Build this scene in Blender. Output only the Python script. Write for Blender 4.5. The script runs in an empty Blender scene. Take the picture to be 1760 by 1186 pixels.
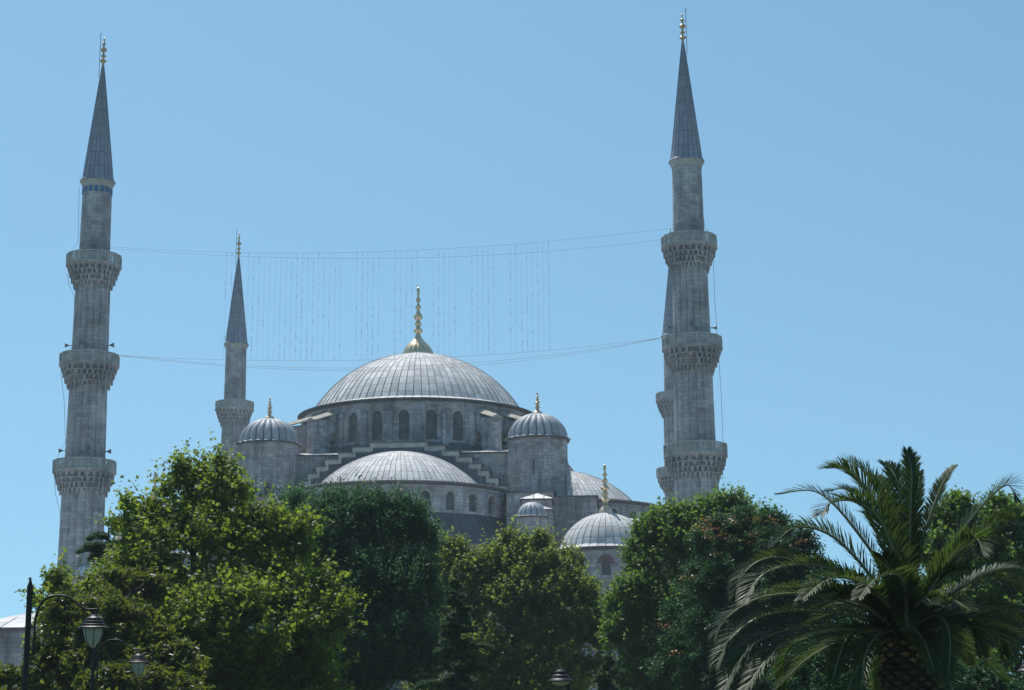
import bpy, math, random
import numpy as np
from mathutils import Vector, Matrix
random.seed(7); RNG = np.random.default_rng(11)
SC = bpy.context.scene; COL = SC.collection
R_ = math.radians
# ------------------------------------------------------------------ camera
F_PX, PITCH, ROLL, CAMZ = 2950., R_(12.37), R_(0.46), 1.7
fw = np.array([0, math.cos(PITCH), math.sin(PITCH)]); u0 = np.array([0, -math.sin(PITCH), math.cos(PITCH)]); r0 = np.array([1., 0, 0])
up_ = u0*math.cos(ROLL)+r0*math.sin(ROLL); rt_ = r0*math.cos(ROLL)-u0*math.sin(ROLL)
def at(x, y, Y):
    "world point seen at photo pixel x,y at distance Y in front of the camera"
    d = fw*F_PX+rt_*(x-880)+up_*(593-y)
    return np.array([0, 0, CAMZ])+d*(Y/d[1])
def mpp(Y): return Y/F_PX*1.0
cam = bpy.data.cameras.new('camera'); cam.sensor_width = 36; cam.lens = F_PX/1760*36; cam.clip_end = 6000; cam.clip_start = .1
co = bpy.data.objects.new('camera', cam); COL.objects.link(co)
m = Matrix(((rt_[0], up_[0], -fw[0], 0), (rt_[1], up_[1], -fw[1], 0), (rt_[2], up_[2], -fw[2], CAMZ), (0, 0, 0, 1)))
co.matrix_world = m; SC.camera = co
# ------------------------------------------------------------------ light
SUN_EL, SUN_AZ = R_(63), R_(-24)          # azimuth from +Y towards +X
W = bpy.data.worlds.new('World'); SC.world = W; W.use_nodes = True
wn = W.node_tree; wn.nodes.clear()
sky = wn.nodes.new('ShaderNodeTexSky'); sky.sky_type = 'NISHITA'; sky.sun_disc = False
sky.sun_elevation = SUN_EL; sky.sun_rotation = SUN_AZ; sky.air_density = 1.0; sky.dust_density = 0.6; sky.ozone_density = 1.6; sky.altitude = 0
SKY_GAIN = (0.695, 0.95, 0.905)
tcw = wn.nodes.new('ShaderNodeTexCoord'); vm1 = wn.nodes.new('ShaderNodeVectorMath'); vm1.operation = 'MULTIPLY_ADD'; vm1.inputs[1].default_value = (1, 1, .80); vm1.inputs[2].default_value = (0, 0, .17)
vm2 = wn.nodes.new('ShaderNodeVectorMath'); vm2.operation = 'NORMALIZE'; wn.links.new(tcw.outputs['Generated'], vm1.inputs[0]); wn.links.new(vm1.outputs[0], vm2.inputs[0]); wn.links.new(vm2.outputs[0], sky.inputs[0])
hs = wn.nodes.new('ShaderNodeMix'); hs.data_type = 'RGBA'; hs.blend_type = 'MULTIPLY'; hs.inputs[0].default_value = 1; hs.inputs[7].default_value = SKY_GAIN+(1,)
bg = wn.nodes.new('ShaderNodeBackground'); bg.inputs['Strength'].default_value = 0.147
wo = wn.nodes.new('ShaderNodeOutputWorld')
wn.links.new(sky.outputs[0], hs.inputs[6]); wn.links.new(hs.outputs[2], bg.inputs[0]); wn.links.new(bg.outputs[0], wo.inputs[0])
sl = bpy.data.lights.new('sun', 'SUN'); sl.energy = 5.0; sl.angle = R_(.5); sl.color = (1, .96, .9)
so = bpy.data.objects.new('sun', sl); COL.objects.link(so)
sd = Vector((math.sin(SUN_AZ)*math.cos(SUN_EL), math.cos(SUN_AZ)*math.cos(SUN_EL), math.sin(SUN_EL)))
so.rotation_euler = sd.to_track_quat('Z', 'Y').to_euler(); so.location = sd*100
SC.view_settings.view_transform = 'Standard'; SC.view_settings.look = 'None'; SC.view_settings.exposure = 0.0; SC.view_settings.gamma = 1
SC.cycles.max_bounces = 6; SC.cycles.diffuse_bounces = 3; SC.cycles.transparent_max_bounces = 8

# ------------------------------------------------------------------ materials
class NT:
    def __init__(s, name):
        s.m = bpy.data.materials.new(name); s.m.use_nodes = True; s.t = s.m.node_tree; s.t.nodes.clear()
        s.out = s.n('OutputMaterial')
    def n(s, ty, **k):
        o = s.t.nodes.new('ShaderNode'+ty)
        for a, b in k.items(): setattr(o, a, b)
        return o
    def l(s, a, b): s.t.links.new(a, b)
    def setin(s, sock, v):
        if isinstance(v, bpy.types.NodeSocket): s.l(v, sock)
        else: sock.default_value = v
    def math(s, op, a, b=0., c=None, clamp=False):
        o = s.n('Math', operation=op); o.use_clamp = clamp; s.setin(o.inputs[0], a); s.setin(o.inputs[1], b)
        if c is not None: s.setin(o.inputs[2], c)
        return o.outputs[0]
    def mix(s, f, a, b, mode='MIX'):
        o = s.n('Mix', data_type='RGBA', blend_type=mode)
        s.setin(o.inputs[0], f); s.setin(o.inputs[6], a); s.setin(o.inputs[7], b); return o.outputs[2]
    def noise(s, vec, scale, detail=3, rough=.55):
        o = s.n('TexNoise'); o.inputs['Scale'].default_value = scale; o.inputs['Detail'].default_value = detail; o.inputs['Roughness'].default_value = rough
        if vec is not None: s.l(vec, o.inputs['Vector'])
        return o.outputs['Fac']
    def ramp(s, f, lo, hi, a=0., b=1.):
        o = s.n('MapRange'); s.l(f, o.inputs[0]); o.inputs[1].default_value = lo; o.inputs[2].default_value = hi; o.inputs[3].default_value = a; o.inputs[4].default_value = b
        return o.outputs[0]
    def mapping(s, vec, sc):
        o = s.n('Mapping'); s.l(vec, o.inputs[0]); o.inputs['Scale'].default_value = sc; return o.outputs[0]
    def bsdf(s, col, rough=.8, spec=.3, metal=0., bump=None, bstr=.3, bdist=.02):
        b = s.n('BsdfPrincipled'); s.setin(b.inputs['Base Color'], col); s.setin(b.inputs['Roughness'], rough)
        b.inputs['Specular IOR Level'].default_value = spec; b.inputs['Metallic'].default_value = metal
        if bump is not None:
            bp = s.n('Bump'); bp.inputs['Strength'].default_value = bstr; bp.inputs['Distance'].default_value = bdist; s.l(bump, bp.inputs['Height']); s.l(bp.outputs[0], b.inputs['Normal'])
        s.l(b.outputs[0], s.out.inputs[0]); return b
def c4(r, g, b): return (r, g, b, 1.)
def stone_mat(name, c1, c2, mort, stain=.5, bw=.95, rh=.4):
    t = NT(name); uv = t.n('UVMap').outputs[0]; ob = t.n('TexCoord').outputs['Object']
    br = t.n('TexBrick'); t.l(uv, br.inputs[0]); br.inputs['Color1'].default_value = c1; br.inputs['Color2'].default_value = c2; br.inputs['Mortar'].default_value = mort
    br.inputs['Scale'].default_value = 1; br.inputs['Mortar Size'].default_value = .014; br.inputs['Brick Width'].default_value = bw; br.inputs['Row Height'].default_value = rh; br.inputs['Bias'].default_value = 0.0; br.inputs['Mortar Smooth'].default_value = .3
    br.offset = .5; br.squash = 1.25; br.squash_frequency = 3
    big = t.ramp(t.noise(ob, .3, 5, .6), .36, .64, .66, 1.24)
    col = t.mix(1., br.outputs[0], t.comb(big) if hasattr(t, 'comb') else big, 'MULTIPLY')
    st = t.ramp(t.noise(t.mapping(ob, (1.6, 1.6, .22)), 1.0, 6, .68), .48, .74, 0, stain)
    col = t.mix(st, col, c4(.085, .088, .095))
    warm = t.ramp(t.noise(ob, .7, 4, .6), .5, .75, 0, .5); col = t.mix(warm, col, t.mix(1., col, c4(1.22, 1.1, .9), 'MULTIPLY'))
    fine = t.ramp(t.noise(ob, 5.5, 4, .65), .3, .7, .78, 1.2)
    col = t.mix(1., col, fine, 'MULTIPLY')
    wn_ = t.n('TexWhiteNoise', noise_dimensions='2D'); fl = t.n('VectorMath', operation='FLOOR'); mp = t.mapping(uv, (1/(bw*1.4), 1/(rh*1), 1)); t.l(mp, fl.inputs[0]); t.l(fl.outputs[0], wn_.inputs['Vector'])
    dk = t.ramp(wn_.outputs['Value'], .66, 1., 0, .42)
    col = t.mix(dk, col, c4(.13, .135, .15))
    t.bsdf(col, .88, .2, bump=br.outputs['Fac'], bstr=-.5, bdist=.03)
    return t.m
def lead_mat(name, base, dark, rows=1.15, line=.05, tone=.25, metal=.0, rough=.5, stag=.13):
    t = NT(name); uv = t.n('UVMap').outputs[0]; ob = t.n('TexCoord').outputs['Object']
    sp = t.n('SeparateXYZ'); t.l(uv, sp.inputs[0]); u, v = sp.outputs[0], sp.outputs[1]
    fu = t.math('FLOOR', u); wn1 = t.n('TexWhiteNoise', noise_dimensions='1D'); t.l(fu, wn1.inputs['W'])
    v2 = t.math('ADD', t.math('DIVIDE', v, rows), t.math('MULTIPLY', wn1.outputs['Value'], stag))
    lu = t.math('GREATER_THAN', t.math('ABSOLUTE', t.math('SUBTRACT', t.math('FRACT', u), .5)), .5-line)
    lv = t.math('GREATER_THAN', t.math('ABSOLUTE', t.math('SUBTRACT', t.math('FRACT', v2), .5)), .5-.022/rows*1.3)
    cb = t.n('CombineXYZ'); t.l(fu, cb.inputs[0]); t.l(t.math('FLOOR', v2), cb.inputs[1])
    wn2 = t.n('TexWhiteNoise', noise_dimensions='2D'); t.l(cb.outputs[0], wn2.inputs['Vector'])
    sh = t.ramp(wn2.outputs['Value'], 0, 1, 1-tone, 1+tone*.4)
    col = t.mix(1., base, sh, 'MULTIPLY')
    st = t.ramp(t.noise(t.mapping(uv, (1.1, .35, 1)), 1.3, 6, .7), .42, .72, 0, .55); col = t.mix(st, col, dark)
    fine = t.ramp(t.noise(ob, 3.0, 5, .7), .3, .7, .8, 1.15); col = t.mix(1., col, fine, 'MULTIPLY')
    ln = t.math('MAXIMUM', t.math('MULTIPLY', lu, .8), t.math('MULTIPLY', lv, .62)); col = t.mix(ln, col, c4(.05, .052, .06))
    t.bsdf(col, rough, .22, metal=metal, bump=t.math('ADD', t.math('MULTIPLY', ln, 1.0), t.math('MULTIPLY', fine, .6)), bstr=.35, bdist=.03)
    return t.m
def plain(name, col, rough=.6, spec=.4, metal=0., var=.25, sc=4.):
    t = NT(name); ob = t.n('TexCoord').outputs['Object']
    f = t.ramp(t.noise(ob, sc, 5, .6), .3, .7, 1-var, 1+var*.6)
    c = t.mix(1., c4(*col), f, 'MULTIPLY'); t.bsdf(c, rough, spec, metal=metal, bump=f, bstr=.15, bdist=.01); return t.m
def grille_mat(name, stone, dark, a=.19):
    t = NT(name); uv = t.n('UVMap').outputs[0]; sp = t.n('SeparateXYZ'); t.l(uv, sp.inputs[0])
    def dots(ou, ov):
        x = t.math('SUBTRACT', t.math('FRACT', t.math('ADD', t.math('DIVIDE', sp.outputs[0], a), ou)), .5)
        y = t.math('SUBTRACT', t.math('FRACT', t.math('ADD', t.math('DIVIDE', sp.outputs[1], a*1.73), ov)), .5)
        return t.math('SQRT', t.math('ADD', t.math('MULTIPLY', x, x), t.math('MULTIPLY', t.math('MULTIPLY', y, y), 3.)))
    d = t.math('MINIMUM', dots(0, 0), dots(.5, .5)); hole = t.math('LESS_THAN', d, .33)
    ob = t.n('TexCoord').outputs['Object']; nz = t.ramp(t.noise(ob, .9, 4), .35, .65, .55, 1.1); st = t.mix(1., stone, nz, 'MULTIPLY')
    t.bsdf(t.mix(hole, st, dark), .8, .2, bump=t.math('SUBTRACT', 1., hole), bstr=.6, bdist=.05); return t.m
def leaf_mat(name, col, col2, trans, tmix=.4, rough=.4, spec=.4):
    t = NT(name); at_ = t.n('Attribute', attribute_name='rnd'); r = at_.outputs['Fac']
    c = t.mix(r, c4(*col), c4(*col2)); tc = t.mix(1., c4(*trans), t.ramp(r, 0, 1, .7, 1.3), 'MULTIPLY')
    b = t.n('BsdfPrincipled'); t.l(c, b.inputs['Base Color']); b.inputs['Roughness'].default_value = rough; b.inputs['Specular IOR Level'].default_value = spec
    tr = t.n('BsdfTranslucent'); t.l(tc, tr.inputs[0]); mx = t.n('MixShader'); mx.inputs[0].default_value = tmix
    t.l(b.outputs[0], mx.inputs[1]); t.l(tr.outputs[0], mx.inputs[2]); t.l(mx.outputs[0], t.out.inputs[0]); return t.m

M = {}
M['stone'] = stone_mat('stone', c4(.49, .475, .485), c4(.34, .33, .355), c4(.2, .2, .21), .9, .8, .34)
M['stone_min'] = stone_mat('stone_minaret', c4(.49, .475, .49), c4(.375, .365, .39), c4(.22, .22, .23), .6, .85, .38)
M['stone_light'] = plain('stone_trim', (.45, .45, .435), .85, .2, var=.35, sc=1.2)
M['slab'] = plain('slab', (.42, .39, .33), .85, .2, var=.35, sc=1.6)
M['lead'] = lead_mat('lead', c4(.66, .65, .645), c4(.34, .335, .34), tone=.28, rough=.68, line=.048)
M['lead_t'] = lead_mat('lead_turret', c4(.40, .42, .46), c4(.16, .175, .205), 3., .06, .16)
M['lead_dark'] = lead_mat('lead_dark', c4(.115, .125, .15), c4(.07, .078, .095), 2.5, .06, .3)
M['lead_cone'] = lead_mat('lead_cone', c4(.28, .305, .375), c4(.2, .22, .27), 1.42, .05, .16, 0, .55, 0.)
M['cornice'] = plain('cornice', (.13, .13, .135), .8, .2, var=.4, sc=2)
M['gold'] = plain('gold', (.76, .59, .38), .36, .5, metal=.85, var=.2, sc=3)
M['gold_dull'] = plain('gold_dull', (.55, .43, .25), .42, .5, metal=.85, var=.3, sc=3)
M['grille'] = grille_mat('grille', c4(.27, .28, .29), c4(.012, .015, .022), .24)
M['glass'] = plain('dark_glass', (.03, .035, .045), .2, .5, var=.3)
M['wood'] = plain('door_wood', (.11, .09, .08), .7, .3, var=.3)
M['redstone'] = plain('red_stone', (.17, .065, .055), .8, .2)
M['tile'] = plain('blue_tile', (.03, .14, .33), .35, .5)
M['metal'] = plain('painted_iron', (.010, .008, .010), .5, .3, var=.3)
M['horn'] = plain('horn_metal', (.14, .145, .155), .5, .4)
M['wire'] = plain('wire', (.24, .23, .24), .7, .2)
M['bulb'] = plain('bulb', (.26, .27, .30), .3, .4)
M['bark'] = plain('bark', (.075, .06, .048), .9, .1, var=.5, sc=6)
M['ground'] = plain('ground', (.08, .11, .045), .95, .1, var=.4, sc=.6)
M['paving'] = plain('paving', (.28, .27, .25), .9, .2, var=.2, sc=2)
M['frost'] = plain('frosted_glass', (.32, .33, .32), .3, .5, var=.2)

# ------------------------------------------------------------------ mesh builder
class MB:
    def __init__(s): s.v = []; s.f = []; s.uv = []; s.mi = []
    def face(s, pts, uv=None, mi=0):
        i = len(s.v); s.v.extend([tuple(p) for p in pts]); s.f.append(tuple(range(i, i+len(pts)))); s.uv.append(uv); s.mi.append(mi)
    def box(s, x0, x1, y0, y1, z0, z1, mi=0):
        P = [(x, y, z) for z in (z0, z1) for y in (y0, y1) for x in (x0, x1)]
        for q in ((0, 2, 3, 1), (4, 5, 7, 6), (0, 1, 5, 4), (1, 3, 7, 5), (3, 2, 6, 7), (2, 0, 4, 6)): s.face([P[k] for k in q], None, mi)
    def hexa(s, P, mi=0):
        "8 corners: bottom 4 ccw, top 4 ccw"
        for q in ((3, 2, 1, 0), (4, 5, 6, 7), (0, 1, 5, 4), (1, 2, 6, 5), (2, 3, 7, 6), (3, 0, 4, 7)): s.face([P[k] for k in q], None, mi)
    def revolve(s, c, prof, n=32, a0=0, a1=2*math.pi, gores=None, kind=None, amp=0., mi=0, uscale=1., cap=False):
        "profile [(r,z)] bottom to top. kind rib / flute"
        ang = []
        if kind == 'rib':
            for g in range(gores):
                for f, h in ((0, 1), (.07, 0), (.36, 0), (.64, 0), (.93, 0)): ang.append(((g+f)/gores, h))
        elif kind == 'flute':
            for g in range(gores):
                for k in range(6): f = k/6; ang.append(((g+f)/gores, math.sin(math.pi*f)**.6 if f else 0))
        else: ang = [(k/n, 0) for k in range(n)]
        full = abs(a1-a0-2*math.pi) < 1e-4
        ang.append((1, ang[0][1]))
        gg = gores or n
        vl = [0.]
        for i in range(1, len(prof)): vl.append(vl[-1]+math.hypot(prof[i][0]-prof[i-1][0], prof[i][1]-prof[i-1][1]))
        rm = max(p[0] for p in prof); base = len(s.v); na = len(ang)
        for (r, z) in prof:
            for (f, h) in ang:
                a = a0+(a1-a0)*f; rr = r+(amp*h*(r/rm if kind == 'flute' else min(1, r/(rm*.2))) if amp else 0)
                s.v.append((c[0]+rr*math.sin(a), c[1]-rr*math.cos(a), c[2]+z))
        for i in range(len(prof)-1):
            for j in range(na-1):
                q = (base+i*na+j, base+i*na+j+1, base+(i+1)*na+j+1, base+(i+1)*na+j)
                s.f.append(q); s.mi.append(mi)
                ua, ub = ang[j][0]*gg*uscale, ang[j+1][0]*gg*uscale
                s.uv.append([(ua, vl[i]), (ub, vl[i]), (ub, vl[i+1]), (ua, vl[i+1])])
        if cap:
            i = len(prof)-1; s.f.append(tuple(base+i*na+j for j in range(na-1))); s.uv.append(None); s.mi.append(mi)
    def tube(s, pts, rad, n=6, mi=0):
        pts = [Vector(p) for p in pts]; N = len(pts); rad = rad if hasattr(rad, '__len__') else [rad]*N
        base = len(s.v); ref = Vector((0, 0, 1))
        for i, p in enumerate(pts):
            t = (pts[min(i+1, N-1)]-pts[max(i-1, 0)]).normalized()
            a = t.cross(ref if abs(t.z) < .95 else Vector((1, 0, 0))).normalized(); b = a.cross(t)
            for k in range(n):
                q = p+(a*math.cos(2*math.pi*k/n)+b*math.sin(2*math.pi*k/n))*rad[i]; s.v.append(tuple(q))
        for i in range(N-1):
            for k in range(n): s.f.append((base+i*n+k, base+i*n+(k+1) % n, base+(i+1)*n+(k+1) % n, base+(i+1)*n+k)); s.uv.append(None); s.mi.append(mi)
        s.f.append(tuple(base+k for k in range(n))[::-1]); s.uv.append(None); s.mi.append(mi)
        s.f.append(tuple(base+(N-1)*n+k for k in range(n))); s.uv.append(None); s.mi.append(mi)
    def prism(s, poly, z0, z1, mi=0, top=True):
        n = len(poly)
        for i in range(n):
            a, b = poly[i], poly[(i+1) % n]; s.face([(a[0], a[1], z0), (b[0], b[1], z0), (b[0], b[1], z1), (a[0], a[1], z1)], None, mi)
        if top: s.face([(p[0], p[1], z1) for p in poly], None, mi); s.face([(p[0], p[1], z0) for p in poly][::-1], None, mi)
    def build(s, name, mats, parent=None, smooth=False, cyl=None):
        me = bpy.data.meshes.new(name); me.from_pydata(s.v, [], s.f)
        mats = mats if isinstance(mats, (list, tuple)) else [mats]
        for m_ in mats: me.materials.append(M[m_] if isinstance(m_, str) else m_)
        uvl = me.uv_layers.new(name='UVMap'); data = []
        for fi, f in enumerate(s.f):
            if s.uv[fi] is not None: data.extend(s.uv[fi]); continue
            P = [s.v[i] for i in f]; nx = ny = nz = 0
            for i in range(len(P)):
                a, b = P[i], P[(i+1) % len(P)]; nx += (a[1]-b[1])*(a[2]+b[2]); ny += (a[2]-b[2])*(a[0]+b[0]); nz += (a[0]-b[0])*(a[1]+b[1])
            h = math.hypot(nx, ny)
            if cyl and h > abs(nz)*.3:
                cx, cy, R = cyl; fa = math.atan2(sum(p[0]-cx for p in P), -sum(p[1]-cy for p in P))
                for p in P:
                    a = math.atan2(p[0]-cx, -(p[1]-cy)); a = fa+((a-fa+math.pi) % (2*math.pi)-math.pi); data.append((a*R, p[2]))
            elif h > abs(nz)*.5:
                tx, ty = -ny/h, nx/h; off = 13.7*round(math.atan2(ny, nx), 2)
                for p in P: data.append((p[0]*tx+p[1]*ty+off, p[2]))
            else:
                for p in P: data.append((p[0], p[1]))
        uvl.data.foreach_set('uv', [c for q in data for c in q])
        me.polygons.foreach_set('material_index', s.mi)
        if smooth: me.polygons.foreach_set('use_smooth', [True]*len(s.f))
        me.update(); o = bpy.data.objects.new(name, me); COL.objects.link(o)
        if parent is not None: o.parent = parent
        return o
def smooth_by_angle(o, deg=35):
    me = o.data; bm_ = __import__('bmesh').new(); bm_.from_mesh(me); __import__('bmesh').ops.remove_doubles(bm_, verts=bm_.verts, dist=.002)
    for e in bm_.edges: e.smooth = len(e.link_faces) == 2 and e.calc_face_angle(0) < R_(deg)
    for f in bm_.faces: f.smooth = True
    bm_.to_mesh(me); bm_.free(); return o
def tag(o, label=None, cat=None, group=None, kind=None):
    if label: o['label'] = label
    if cat: o['category'] = cat
    if group: o['group'] = group
    if kind: o['kind'] = kind
    return o
def empty(name, loc=(0, 0, 0), rz=0):
    o = bpy.data.objects.new(name, None); COL.objects.link(o); o.location = loc; o.rotation_euler = (0, 0, rz); return o
def copy_tree(o, parent=None):
    c = o.copy(); COL.objects.link(c); c.parent = parent
    for ch in o.children: copy_tree(ch, c)
    return c

# ------------------------------------------------------------------ arched openings
def cylmap(cx, cy, R): return lambda u, z, d: (cx+(R-d)*math.sin(u/R), cy-(R-d)*math.cos(u/R), z)
def planemap(p, q):
    "wall from p to q (xy), outward normal is to the right of p->q"
    L = math.hypot(q[0]-p[0], q[1]-p[1]); t = ((q[0]-p[0])/L, (q[1]-p[1])/L); n = (t[1], -t[0])
    return (lambda u, z, d: (p[0]+t[0]*u-n[0]*d, p[1]+t[1]*u-n[1]*d, z)), L
def arch_pts(uc, w, zs, zc, n=8, point=1.12):
    "outline of opening, left-bottom up over arch to right-bottom; zs sill, zc springing"
    P = [(uc-w/2, zs)]
    for k in range(n+1):
        a = math.pi*(1-k/n); P.append((uc+w/2*math.cos(a), zc+w/2*point*math.sin(a)))
    P.append((uc+w/2, zs)); return P
def bay(mb, mp, u0, u1, z0, z1, uc, w, zs, zc, depth=.35, seg=1, mi=0, point=1.12):
    P = arch_pts(uc, w, zs, zc, 8, point)
    def quad(a, b, c, d, uvs=None): mb.face([mp(*a), mp(*b), mp(*c), mp(*d)], [(a[0], a[1]), (b[0], b[1]), (c[0], c[1]), (d[0], d[1])], mi)
    for (a, b) in ((u0, uc-w/2), (uc+w/2, u1)):
        for k in range(seg):
            x0, x1 = a+(b-a)*k/seg, a+(b-a)*(k+1)/seg; quad((x0, z0, 0), (x1, z0, 0), (x1, z1, 0), (x0, z1, 0))
    quad((uc-w/2, z0, 0), (uc+w/2, z0, 0), (uc+w/2, zs, 0), (uc-w/2, zs, 0))
    for k in range(1, len(P)-2):
        a, b = P[k], P[k+1]; quad((a[0], a[1], 0), (b[0], b[1], 0), (b[0], z1, 0), (a[0], z1, 0))
    L = P+[P[0]]
    for k in range(len(L)-1):
        a, b = L[k], L[k+1]; quad((b[0], b[1], 0), (a[0], a[1], 0), (a[0], a[1], depth), (b[0], b[1], depth))
def pane(mp, uc, w, zs, zc, depth, mat, parent, name='window', point=1.12, ring=0, ringmat='stone_light'):
    P = arch_pts(uc, w, zs, zc, 8, point); b = MB()
    b.face([mp(u, z, depth*.8) for u, z in P], [(u-uc, z) for u, z in P], 0)
    if ring:
        Q = arch_pts(uc, w+2*ring, zs, zc, 8, point)
        for k in range(1, len(P)-2):
            i0, i1, o0, o1 = P[k], P[k+1], Q[k], Q[k+1]
            A = [mp(*i0, -.07), mp(*i1, -.07), mp(*o1, -.07), mp(*o0, -.07)]; b.face(A, None, 1)
            b.face([mp(*o0, 0), mp(*o0, -.07), mp(*o1, -.07), mp(*o1, 0)], None, 1); b.face([mp(*i0, 0), mp(*i1, 0), mp(*i1, -.07), mp(*i0, -.07)], None, 1)
    return b.build(name, [mat, ringmat], parent)

def finial_profile(kind):
    if kind == 'ball': return [(.0, 0)]
def alem(c, h, r, parent, mat='gold', rib=False, name='finial', hb=.36, kb=1.):
    "gilded finial: bell base, stacked bulbs, crescent-like tip. h total height, r base radius"
    b = MB(); x, y, z = c
    P = [(1, 0), (1.02, .02), (.98, .05), (.86, .12), (.66, .19), (.42, .25), (.24, .30), (.17, .34)]
    b.revolve((x, y, z), [(r*p, h*hb*q/.34) for p, q in P], 24, gores=16 if rib else None, kind='flute' if rib else None, amp=.07*r if rib else 0)
    Q = [(.17, .34), (.155, .37), (.24, .385), (.31, .41), (.24, .435), (.15, .45), (.14, .475), (.22, .487), (.235, .5), (.2, .515), (.13, .53), (.13, .55), (.26, .57), (.31, .595), (.25, .62), (.15, .65), (.1, .68), (.1, .7), (.19, .715), (.2, .73), (.15, .745), (.08, .76), (.08, .79), (.16, .81), (.16, .83), (.09, .85), (.05, .88)]
    k = kb
    b.revolve((x, y, z), [(r*p*k, h*(hb+(1-hb)*(q-.34)/.66)) for p, q in Q], 14)
    T = [(.05, .88), (.10, .91), (.11, .95), (.07, .98), (.0, 1.)]
    base = len(b.v); b.revolve((x, y, z), [(r*p*k, h*(hb+(1-hb)*(q-.34)/.66)) for p, q in T], 8)
    o = b.build(name, mat, parent, smooth=False); return smooth_by_angle(o, 50)

def dome_prof(R, cz, zbase, rflare, n=16, rmin=.02, flare_h=.25):
    "spherical cap centre height cz, from zbase up, with flared skirt at its foot"
    a0 = math.asin((zbase+flare_h-cz)/R); P = []
    rb = R*math.cos(a0)
    if rflare: P += [(rflare, zbase), (rb+(rflare-rb)*.55, zbase+flare_h*.35), (rb+(rflare-rb)*.18, zbase+flare_h*.78)]
    for k in range(n+1):
        a = a0+(math.pi/2-a0)*k/n; P.append((max(R*math.cos(a), rmin), cz+R*math.sin(a)))
    return P

# ================================================================== MOSQUE
DC = at(718, 728, 188); MROT = R_(-3.5); GZ = .6
mosque = empty('mosque', (DC[0], DC[1], 0), MROT)
tag(mosque, 'great grey stone mosque with lead covered domes and gold finials between its slender towers', 'mosque')

# --- main dome
b = MB(); b.revolve((0, 0, 0), dome_prof(13.35, 28.5, 34.62, 13.1, 26, flare_h=.45), gores=84, kind='rib', amp=.07)
main_dome = b.build('main_dome', 'lead', mosque, smooth=False); smooth_by_angle(main_dome, 14)
alem((0, 0, 41.75), 8.0, 1.66, main_dome, 'gold', rib=True, hb=.29, kb=1.05)
# --- drum
b = MB(); NB = 28; RD = 12.75; mp = cylmap(0, 0, RD); bw = 2*math.pi*RD/NB
for k in range(NB):
    uc = (k+.02)*bw; bay(b, mp, uc-bw/2, uc+bw/2, 29.0, 34.35, uc, 1.12, 30.25, 32.75, .5, seg=2)
b.revolve((0, 0, 0), [(12.76, 33.9), (12.9, 33.98), (12.92, 34.12), (12.76, 34.16)], 112, uscale=.7)
drum = b.build('drum', 'stone', mosque)
for k in range(NB):
    uc = (k+.02)*bw; pane(mp, uc, 1.12, 30.25, 32.75, .5, 'grille', drum)
    # pilaster between windows
    a = (uc+bw/2)/RD; p = MB(); w_ = .32
    def PM(u, z, d): return mp(uc+bw/2+u, z, d)
    p.hexa([PM(-w_, 29.6, -.0), PM(-w_, 29.6, -.26), PM(w_, 29.6, -.26), PM(w_, 29.6, 0), PM(-w_, 33.3, 0), PM(-w_, 33.3, -.26), PM(w_, 33.3, -.26), PM(w_, 33.3, 0)])
    p.hexa([PM(-w_-.1, 33.3, -.0), PM(-w_-.1, 33.3, -.36), PM(w_+.1, 33.3, -.36), PM(w_+.1, 33.3, 0), PM(-w_-.02, 33.6, 0), PM(-w_, 33.6, -.04), PM(w_, 33.6, -.04), PM(w_+.02, 33.6, 0)])
    p.build('pilaster', 'stone', drum)
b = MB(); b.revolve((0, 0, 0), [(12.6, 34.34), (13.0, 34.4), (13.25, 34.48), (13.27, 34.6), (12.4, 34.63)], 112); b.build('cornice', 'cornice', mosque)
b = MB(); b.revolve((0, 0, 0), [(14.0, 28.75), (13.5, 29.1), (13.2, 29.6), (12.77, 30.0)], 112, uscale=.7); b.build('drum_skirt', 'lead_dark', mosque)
# --- diagonal flying buttresses
def buttress(a, thick=1.25, r1=15.9, zt=33.5, zo=32.3):
    b = MB(); c, s_ = math.cos(a), math.sin(a)
    def P(r, t, z): return (r*s_+t*c, -r*c+t*s_, z)
    t = thick/2; ri = 12.6
    # pier with passage arch: outer leg, head over the arch
    ra = 13.9
    b.hexa([P(ra, -t, 28.4), P(r1, -t, 28.4), P(r1, t, 28.4), P(ra, t, 28.4), P(ra, -t, zo+.35), P(r1, -t, zo), P(r1, t, zo), P(ra, t, zo+.35)])
    N = 6; pts = [(ri+(ra-ri)*k/N, 30.7+.75*math.sin(math.pi*k/N)) for k in range(N+1)]
    zf = lambda r: zo+(zt-zo)*(r1-r)/(r1-ri) if r < ra else zo+.35
    for k in range(N):
        (x0, z0), (x1, z1) = pts[k], pts[k+1]; ta, tb = zf(x0), zf(x1)
        b.hexa([P(x0, -t, z0), P(x1, -t, z1), P(x1, t, z1), P(x0, t, z0), P(x0, -t, ta-.02), P(x1, -t, tb-.02), P(x1, t, tb-.02), P(x0, t, ta-.02)])
    o = b.build('buttress', 'stone', mosque)
    e = t+.12; s = MB(); s.hexa([P(ri, -e, zt), P(r1+.15, -e, zo+.02), P(r1+.15, e, zo+.02), P(ri, e, zt), P(ri, -e, zt+.1), P(r1+.15, -e, zo+.12), P(r1+.15, e, zo+.12), P(ri, e, zt+.1)])
    s.hexa([P(ri, -e, zt+.1), P(r1+.15, -e, zo+.12), P(r1+.15, e, zo+.12), P(ri, e, zt+.1), P(ri, -.03, zt+.42), P(r1+.15, -.03, zo+.42), P(r1+.15, .03, zo+.42), P(ri, .03, zt+.42)])
    s.build('coping', 'slab', o)
for q in range(4):
    for d in (-7.5, 7.5): buttress(R_(45+90*q+d))
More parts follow.
